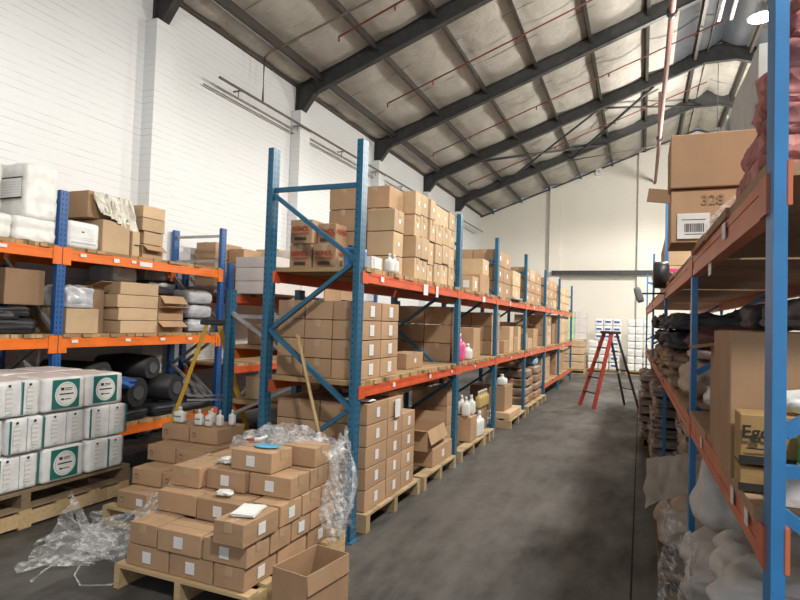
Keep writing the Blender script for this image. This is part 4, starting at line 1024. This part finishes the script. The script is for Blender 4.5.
stack('sixth bay middle shelf', [-2.62, -2.28, -1.96], [15.3, 16, 16.8, 17.6], rng(D1, D1+.72, 3), ('+x',), 'y', 'sixth bay middle cartons', mat=CARDP)
stack('fifth bay bottom shelf', [-2.6, -2.0], [13.0, 13.6, 14.3], rng(D0, D0+.5, 2), (), 'y', 'bottom shelf cartons', mat=CARD)
stack('sixth bay bottom shelf', [-2.6, -2.0], [15.4, 16.1, 17], rng(D0, D0+.55, 2), (), 'y', 'bottom shelf cartons', mat=CARD)
# floor level, first bay
pallet(-2.78, -1.87, 3.97, 5.12, .135, 'pine pallet under the five-layer stack behind the front post', MIDW, along='y', bottom=False, nb=5)
zz = [.138, .30, .463, .626, .79, .955]
stack('on floor pallet, near bay', [-2.72, -2.32, -1.90], [4.0, 4.40, 4.72, 5.03], zz, ('+x',), 'y', 'floor pallet cartons, near bay', desc='labelled carton', jit=.015, lw=.06, lh=.075, skip={(1, 2, 4), (0, 2, 4)})
carton(-2.4, -1.93, 4.5, 5.0, .955, 1.0, 'flattened brown carton on top of the five-layer stack', CARD, (), None)
o = obj('document_sheet', newbox(0, .002, -.055, .055, -.075, .075), LABEL, None, (-1.888, 4.56, .86)); tag(o, 'white document sheet stuck on the upper side of the five-layer stack', 'paper')
crumple('white_rag', .3, .14, .03, (-2.05, 4.1, .957), WHITEP, 'white rag with black strap on the stack behind the front post', 'rag', 2, .2)
# broom handle
bm = bmesh.new(); tube(bm, [(0, 0, 0), (-.36, .1, 1.0)], .013, 10); o = obj('wooden_pole', bm, simple('pale_pole_wood', (.52, .36, .18), .5), None, (-2.02, 3.64, .47)); tag(o, 'pale wooden pole leaning on the near end frame of the middle rack', 'pole')
# second floor pallet
pallet(-2.75, -1.86, 5.20, 6.22, .13, 'pine pallet under the open-flapped carton', MIDW, along='y', bottom=False, nb=5)
carton(-2.3, -1.90, 5.55, 6.2, .133, .32, 'closed brown carton under the open-flapped one', CARD, ('+x',), 'y')
carton(-2.75, -2.34, 5.3, 6.1, .133, .36, 'dark brown carton behind the open-flapped one', CARDD)
open_box(-2.12, 5.68, .04, .40, .60, .2, 'open brown carton with raised flap on the second floor pallet', .322, CARD, [('+y', .11, R(70)), ('+x', .14, R(-72)), ('-y', .15, R(10)), ('-x', .14, R(15))])
# third: jugs
pallet(-2.72, -1.86, 6.42, 7.5, .13, 'pine pallet with bare front boards, below carton and white jugs', MIDW, along='y', bottom=False, nb=5)
stack('on third floor pallet', [-2.5, -2.05], [6.45, 6.9], [.133, .4, .62, .84], ('+x',), 'y', 'cartons on the third floor pallet', lw=.05, lh=.12)
carton(-2.15, -1.90, 6.95, 7.25, .133, .44, 'small brown carton between stack and white jugs on pallet', CARD)
for i, (x, y, z) in enumerate(((-1.98, 6.98, .441), (-2.07, 7.10, .441), (-1.97, 7.19, .441))):
    bottle(x, y, z, .105, .1, .24, 'white jug on small carton, %s of three in a row' % ORD[i], rz=R(90), jug=True, group='white jugs on the carton', name='white_jug')
for i, (x, y) in enumerate(((-1.95, 7.33), (-1.93, 7.46), (-2.1, 7.40))):
    bottle(x, y, .133, .13, .12, .32, 'large white jug on pallet boards, %s one' % ['near', 'far', 'rear'][i], capm=BLK if i == 0 else WHITEP, rz=R(90), jug=True, group='white jugs on the pallet', name='white_jug')
pallet(-2.72, -1.87, 7.54, 8.08, .13, 'pine pallet with amber bottles behind the third post', MIDW, along='y', bottom=False, nb=5)
carton(-2.4, -1.98, 7.60, 8.10, .133, .45, 'dark brown carton under the amber bottles', CARDD)
for i in range(5):
    bottle(-2.0-.0*(i % 2), 7.66+.1*i, .451, .085, .08, .23, 'amber bottle on dark carton, %s of five' % ORD[i], body=YELB, rz=R(90), group='amber bottles', name='amber_bottle')
bottle(-2.0, 8.35, .003, .12, .12, .34, 'white jug standing alone behind the third post', rz=R(90), jug=True, name='white_jug')
pallet(-2.72, -1.80, 8.85, 10.1, .13, 'pine pallet below the carton with two white drums', MIDW, along='y', bottom=False, nb=5)
o = obj('folded_board', newbox(-.4, .42, -.45, .5, 0, .1, bev=.01), CARDP, None, (-2.25, 9.35, .133)); tag(o, 'flat pale board stack below the carton with two white drums', 'board')
stack('below two white drums', [-2.5, -2.2, -1.93], [9.0, 9.6], [.235, .62], (), 'x', 'cartons below the white drums')
for i, x in enumerate((-2.2, -2.01)):
    o = bottle(x, 9.12, .622, .16, .16, .18, 'round white drum on carton, %s' % ['inner one', 'one at the aisle'][i], name='white_drum', group='white drums')
for i, (ya, yb, x1) in enumerate(((10.6, 11.5, -1.88), (11.72, 12.6, -1.90))):
    pallet(-2.7, -1.84, ya-.05, yb+.05, .12, 'pallet below the sagging brown pile, %s along' % ['nearer', 'farther'][i], MIDW, along='y', bottom=False, nb=5)
    for k in range(4):
        o = obj('brown_sack', softbox(.75, yb-ya-.08*k, .165, .05, .03, 6, k+i*7, 9), SACKP if k % 2 else CARDD, None, (-2.28, (ya+yb)/2, .123+k*.16), smooth=True); tag(o, 'sagging brown sack in the %s floor pile, %s layer up' % (['nearer', 'farther'][i], ORD[k]), 'sack', 'sagging brown sacks')
o = obj('blue_parcel', softbox(.3, .4, .14, .04, .02, 8, 5, 8), simple('pale_blue_wrap', (.25, .42, .60), .4), None, (-2.1, 12.1, .79), smooth=True); tag(o, 'pale blue wrapped parcel on the farther sagging pile', 'parcel')
carton(-2.5, -2.05, 10.7, 11.4, .79, .93, 'brown carton on the nearer sagging floor pile', CARD)

# ------------------------------------------------------------------ ladders
def ladder(x, y, rz, h, spread, wb, wt, rail, rear, nst, label, capc=BLK, wide=.075):
    """step ladder: climbing side towards local -X"""
    o = empty('step_ladder', (x, y, 0), rz, label, 'ladder')
    s = spread/2
    for sg in (-1, 1):
        bm = bmesh.new(); bar(bm, (-s, sg*wb/2, 0), (-.06, sg*wt/2, h), .025, wide, up=(1, 0, 0)); obj('front_rail', bm, rail, o)
        bm = bmesh.new(); bar(bm, (s, sg*wb/2*.9, 0), (.06, sg*wt/2*.9, h), .025, wide*(.55 if rail is not rear else 1.25), up=(1, 0, 0)); obj('rear_rail', bm, rear, o)
        bm = bmesh.new(); bar(bm, (-s*.45, sg*(wt+(wb-wt)*.5)/2, h*.48), (s*.45, sg*(wt+(wb-wt)*.5)/2, h*.48), .008, .02); obj('spreader', bm, GALV, o)
    for k in range(1, nst+1):
        t = k/(nst+1); xx = -s+(s-.06)*t; w = (wb+(wt-wb)*t)-.01
        bm = bmesh.new(); box(bm, xx-.035, xx+.035, -w/2, w/2, h*t-.012, h*t+.012); obj('step', bm, GALV if rail is YEL else rear, o)
    for t in (.25, .5, .75):
        xx = s+(.06-s)*t; w = (wb+(wt-wb)*t)*.9
        bm = bmesh.new(); bar(bm, (xx, -w/2, h*t), (xx, w/2, h*t), .02, .02); obj('rear_bar', bm, GALV if rail is YEL else rear, o)
    obj('top_cap', newbox(-.13, .13, -wt/2-.03, wt/2+.03, h-.01, h+.045, bev=.008), capc, o)
    return o
ladder(-.56, 12.4, math.atan2(.5, .72), 1.47, 1.0, .53, .27, REDL, BLK, 4, 'red step ladder with black rear legs standing open in the aisle')
yl = ladder(-4.2, 4.94, math.atan2(.66, .75), 1.50, 1.00, .42, .22, YEL, YEL, 4, 'yellow step ladder standing open between wall rack and middle rack', wide=.038)
o = obj('warning_label', newbox(.055, .06, -.01, .02, 1.2, 1.36), REDINK, yl)

# ------------------------------------------------------------------ right rack contents
E1, E2 = 1.143, 2.043
def sack(x, y, z, sx, sy, sz, mat, label, seed, group=None, rz=0, cat='sack', name='sack', amp=.025, tilt=0, r=None, pinch=.35, freq=6):
    o = obj(name, softbox(sx, sy, sz, r or sz*.42, amp, freq, seed, 17, True, pinch), mat, None, (x, y, z), (tilt, 0, rz), smooth=True)
    return tag(o, label, cat, group)
for k in range(6):
    xa = [.30, .315, .33, .335, .36, .37][k]
    sack(xa+.33, [2.14, 2.12, 2.12, 2.12, 2.10, 2.08][k], E2+k*.092, .66, [.66, .60, .56, .56, .50, .44][k], .125, NET, 'red net sack on the top shelf behind the near blue post, %s layer' % ORD[k], k*2, 'red net sacks', name='red_net_sack', amp=.034, pinch=.1, r=.05, freq=7)
for k in range(2):
    sack(.70, 2.74, E2+k*.1, .66, .54, .12, NET, 'red net sack in the rear row on the top shelf, %s layer' % ORD[k], k+20, 'red net sacks', name='red_net_sack', amp=.03, pinch=.1, r=.05)
o = empty('white_wrapped_stack', (.60, 3.84, E2), 0, 'tall white sheeted stack on the top shelf behind the red sacks', 'stack')
obj('white_sheet', softbox(.4, 1.60, 1.24, .02, .008, 3, 2, 10), SHEET, o, (.2, .80, 0), smooth=False)
obj('corner_strip', newbox(-.012, .0, 1.2, 1.23, 0, 1.22), GREYP, o)
b = carton(.13, .56, 3.30, 3.67, E2, E2+.28, 'big brown carton with barcode label overhanging the top shelf', CARD, (), None)
obj('box_flap', newbox(-.115, 0, 0, .012, 0, .07), CARDD, b, (-.213, -.17, .21), (0, R(8), 0))
def barcode(par, at):
    o = obj('barcode_label', newbox(-.075, .075, -.001, .001, -.065, .065), WHITEP, par, at); o['label'] = 'white label with black barcode'
    bm = bmesh.new(); x = -.042; rr = random.Random(3)
    while x < .045: w = rr.choice((.0015, .003, .0045)); box(bm, x, x+w, -.0018, -.001, -.032, .012); x += w+rr.choice((.0015, .003))
    box(bm, -.055, .055, -.0018, -.001, .03, .034); box(bm, -.04, .04, -.0018, -.001, -.045, -.041); obj('barcode', bm, INK, o)
barcode(b, (-.105, -.19, .085))
t = text('lettering', '328', .07, simple('faint_print', (.33, .21, .125), .8), b, (-.02, -.1862, .215), FACE_Y)
carton(.125, .565, 3.28, 3.67, E2+.281, E2+.565, 'big plain brown carton atop the barcode labelled one', CARD, (), None)
veil('film_scrap', lambda u, v: (.30+.15*u, 3.27-.01*v, E2+.11+.15*u-.05*v), 16, 6, .014, 3, 'scrap of clear film hanging on the barcode labelled carton', freq=14)
veil('film_scrap', lambda u, v: (.34+.04*u, 3.27, E2+.15-.16*v), 6, 16, .012, 6, 'clear film strip hanging down in front of the shelf beam', freq=14)
def drum():
    o = empty('cable_drum', (.19, 6.42, 1.98), 0, 'black round drum on the far post of the blue rack', 'drum')
    bm = bmesh.new(); tube(bm, [(-.075, 0, .16), (-.06, 0, .16), (.06, 0, .16), (.075, 0, .16)], [.10, .135, .135, .10], 22); obj('drum_shell', bm, BLK, o, (-.01, 0, 0))
    bm = bmesh.new(); tube(bm, [(.06, 0, .16), (.10, .08, .16)], .03, 10); obj('drum_hub', bm, DGREY, o)
    bm = bmesh.new(); tube(bm, [(.05, .1, -.02), (-.19, 0, -.03)], .01, 6); obj('mounting_arm', bm, BLK, o)
    obj('sensor_head', softbox(.07, .08, .16, .02, 0, 1, 0, 4, False), BAGD, o, (-.19, 0, -.12), (0, R(-18), 0), smooth=True)
drum()
stack('far top shelf, blue rack', [.26, .75], [8.0, 8.8, 9.6], rng(E2, E2+.7, 2), desc='brown carton', aisle=-1, group='far top cartons of the blue rack', mat=CARDP)
o = obj('pink_box', newbox(0, .12, 0, .15, 0, .22, bev=.006), PINK, None, (.27, 7.0, E2)); tag(o, 'small bright pink box on the top shelf, far part of blue rack', 'box')
# lower shelf
carton(.255, .80, 2.07, 2.52, E1, E1+.46, 'large plain brown carton behind the yellow lettered ones', CARD, (), None)
open_box(.335, 2.68, 0, .12, .2, .40, 'narrow opened brown carton with flap sticking out to the aisle', E1, CARD, [('-x', .09, R(-10)), ('-y', .06, R(80))])
def ego(z0, z1, label):
    o = carton(.262, .60, 1.92, 2.05, z0, z1, label, CARDY, (), None, 'yellow lettered cartons'); h = z1-z0
    bm = bmesh.new(); box(bm, -.168, .168, -.0705, -.069, .004, .026); obj('black_band', bm, INK, o)
    return o
eg = ego(E1, E1+.075, 'yellow-brown carton with black band, lowest beside near blue post')
eg = ego(E1+.077, E1+.225, 'yellow-brown carton with large black lettering beside the near blue post')
t = text('lettering', 'Ego', .050, INK, eg, (-.125, -.0705, .092), FACE_Y, ext=.001); t['label'] = 'large black lettering'
bm = bmesh.new(); box(bm, -.15, -.05, -.0705, -.0695, .045, .049); obj('small_print', bm, INK, eg)
bm = bmesh.new(); lathe(bm, [(.0, 0), (.014, .001)], 10); obj('leaf_mark', newbox(.0, .02, -.0705, -.069, .07, .10), GREEN, eg)
carton(.338, .42, 1.80, 1.9, E1, E1+.09, 'small greyish carton on shelf against the near blue post', CARDW, (), None)
o = empty('green_tray_stack', (.47, 1.85, E1), 0, 'stack of green and white trays behind the near blue post', 'trays')
for k, (m, h) in enumerate(((GRNP, .045), (GRNP, .03), (WHITEP, .012), (GRNP, .02))):
    obj('green_tray' if m is GRNP else 'white_lid', newbox(-.07, .2, -.05, .05, 0, h-.003, bev=.003), m, o, (0, 0, .105+sum((.045, .03, .012, .02)[:k])))
obj('base_box', newbox(-.07, .2, -.05, .05, 0, .104), CARDW, o)
crumple('white_foam', .22, .08, .07, (.47, 1.97, E1+.226), WHITEP, 'white foam pieces on the lettered carton behind the near post', 'foam', 2, .3)
crumple('plastic_bundle', .28, .50, .23, (.46, 3.40, E1), simple('clear_grey_film', (.40, .41, .42), .18, spec=.9, bump=.8, bscale=16), 'shiny clear plastic bundle on the lower shelf beside the second blue post', 'plastic bundle', 5, .3, 9)
crumple('beige_bag', .3, .7, .24, (.40, 4.45, E1), SACKB, 'beige bag slumped at shelf edge beyond the second blue post', 'bag', 8, .22)
o = obj('folded_pink_cloth', softbox(.5, .55, .06, .025, .012, 8, 3, 8), CLOTH, None, (.56, 4.6, E1+.26), smooth=True); tag(o, 'folded pinkish cloth between the beige bag and maroon bundle', 'cloth')
crumple('maroon_bundle', .5, .6, .16, (.56, 4.65, E1+.31), MAROON, 'maroon cloth bundle on the lower shelf of the blue rack', 'cloth', 9, .25)
for j in range(4):
    for k in range(4):
        dark = k > 1
        sack(.60+random.uniform(-.03, .02)-.012*j, [5.3, 6.1, 7.15, 7.95][j], E1+k*.15, .82, .76, .15, DGREY if dark else SACKP, '%s sack on the lower shelf, %s layer, %s row back' % ('dark grey' if dark else 'brownish', ORD[k], ORD[j]), j*4+k, 'sacks on the blue rack lower shelf', amp=.075, freq=9, pinch=.15, r=.05)
for j in range(3):
    sack(.82, [2.88, 3.42, 4.1][j], E1+.47, .5, .56, .16, DGREY, 'dark grey sack high behind the large plain carton, %s row back' % ORD[j], j+40, 'dark sacks behind the plain carton', amp=.03)
    carton(.62, 1.08, [2.62, 3.16, 3.84][j], [3.13, 3.68, 4.34][j], E1, E1+.465, 'brown carton carrying the dark sack, %s row back' % ORD[j], CARDD, (), None)
# floor: sacks
up = sack(.42, 3.34, .60, .34, .36, .42, SACKW, 'upright white sack leaning before the second blue post, highest of the pile', 44, 'white sacks under the blue rack', amp=.06, name='white_sack', freq=5, pinch=0, r=.13, tilt=-.12)
pallet(.17, 1.15, 1.9, 3.66, .13, 'low pallet under the nearest white sacks', OLDW)
pallet(.13, 1.15, 3.84, 4.9, .13, 'brown pallet under the beige torn sack', OLDW)
wh = [(.58, 2.13, .133, .90, .75, .26, 0, 0, 'lowest, nearest'), (.57, 2.74, .133, .86, .66, .28, .0, 0, 'lowest, second back'), (.58, 2.3, .35, .80, .8, .24, .1, 0, 'second layer, nearest'), (.62, 3.28, .133, .8, .72, .26, 0, 0, 'lowest, third back'), (.64, 4.2, .133, .8, .76, .26, 0, 0, 'lowest, fourth back'),
      (.58, 3.10, .38, .78, .74, .24, -.1, 0, 'second layer, second back'), (.66, 4.15, .39, .60, .66, .24, .1, 0, 'second layer, third back'), (.62, 2.6, .57, .70, .7, .22, -.1, 0, 'third layer, nearest'), (.82, 3.40, .60, .44, .52, .22, .0, 0, 'third layer, inner side'), (.62, 4.08, .63, .5, .5, .2, 0, 0, 'third layer, beside the second blue post')]
for i, (x, y, z, sx, sy, sz, rz, tl, w) in enumerate(wh):
    sack(x, y, z, sx, sy, sz, SACKW, 'bulging white sack under the blue rack, %s' % w, i+2, 'white sacks under the blue rack', rz=rz, amp=.06, name='white_sack', freq=6)
veil('sack_wrap', lambda u, v: (.20+.05*math.sin(u*5)-.05*v, 2.75+.9*u, .62*(1-v)+.05*v), 40, 24, .018, 4, 'torn clear wrap hanging off the white sacks to the floor')
sack(.30, 4.35, .20, .42, .6, .34, SACKB, 'beige torn sack slumping off the brown pallet into the aisle', 31, amp=.09, name='torn_sack', freq=4, pinch=.1, r=.12)
veil('sack_flap', lambda u, v: (.04+.42*u, 4.18-.05*v, .74+.10*u-.30*v*(1-.4*u)), 20, 14, .012, 7, 'beige torn sack flap hanging towards the aisle', SACKB, freq=7)
def wrapped(xa, xb, ya, yb, h, nlay, who):
    pallet(xa+.02, xb, ya, yb, .12, 'pallet under the %s grey wrapped sack stack' % who, OLDW)
    for k in range(nlay):
        sack((xa+xb)/2+random.uniform(-.02, .02), (ya+yb)/2, .123+k*(h/nlay), xb-xa, yb-ya, h/nlay*.99, SACKG, 'grey-beige wrapped sack in the %s stack under the blue rack, %s layer' % (who, ORD[k]), k+int(ya), 'grey wrapped sacks', amp=.05, pinch=.0, name='wrapped_sack', freq=10, r=.03)
wrapped(.32, 1.05, 5.0, 6.4, .85, 8, 'nearer')
wrapped(.12, 1.05, 6.72, 8.1, .86, 8, 'middle')
wrapped(.0, 1.0, 8.5, 10.05, .86, 8, 'farther')

# ------------------------------------------------------------------ far end
def bag(x0, x1, y0, z0, z1, label, seed, grp):
    o = obj('white_pack', softbox(x1-x0-.01, .4, z1-z0-.005, .03, .01, 9, seed, 6), WHITEP, None, ((x0+x1)/2, y0+.2, z0), smooth=True); tag(o, label, 'pack', grp)
    bm = bmesh.new(); w = (x1-x0)*.3; box(bm, -w, w, -.001, .001, -.03, .03); obj('printed_band', bm, BLUEPR if seed % 3 == 0 else FAINT, o, (0, -.205, (z1-z0)*.55))
sd = 0
pallet(-1.75, -.62, 21.1, 22.2, .13, 'pallet under the white packs with blue print at the far wall')
pallet(-.45, .9, 21.1, 22.2, .13, 'pallet under the all-white packs at the far wall')
for k in range(7):
    for i in range(3 if k < 3 else 3):
        sd += 1; a = -1.70 if k < 4 else -1.48; w = .35 if k < 4 else .29
        bag(a+w*i, a+w*(i+1), 21.2, .133+k*.25, .133+(k+1)*.25, 'white pack in blue printed stack at far wall, %s layer, %s across' % (ORD[k], ORD[i]), sd*3 if k > 3 else sd, 'white packs at the far wall')
for k in range(7):
    for i in range(5):
        sd += 1; bag(-.42+.25*i, -.42+.25*(i+1), 21.2, .133+k*.25, .133+(k+1)*.25, 'white pack in plain stack at far wall, %s layer, %s across' % (ORD[k], ORD[i]), 3*sd+1, 'white packs at the far wall')
# a last short rack bay with green and brown goods beyond the middle rack
pallet(-2.75, -1.7, 20.2, 21.3, .13, 'pallet under the brown wrapped goods beyond the middle rack')
for k in range(4):
    o = obj('brown_wrapped_pack', softbox(.85, .9, .26, .04, .02, 7, k, 7), CARDP, None, (-2.15, 20.75, .133+k*.25), smooth=True); tag(o, 'brown wrapped pack beyond the middle rack, %s layer up' % ORD[k], 'pack', 'brown wrapped packs at the far end')
for k in range(4):
    for i in range(2):
        o = carton(-2.45+.38*i, -2.07+.38*i, 20.5, 20.95, 1.14+k*.24, 1.14+(k+1)*.24, 'pale green carton on the brown packs, %s layer, %s column' % (ORD[k], ORD[i]), simple('pale_green_card', (.45, .62, .40), .6, rnd=.1) if i == 0 else CARDW, (), None, 'pale green cartons')
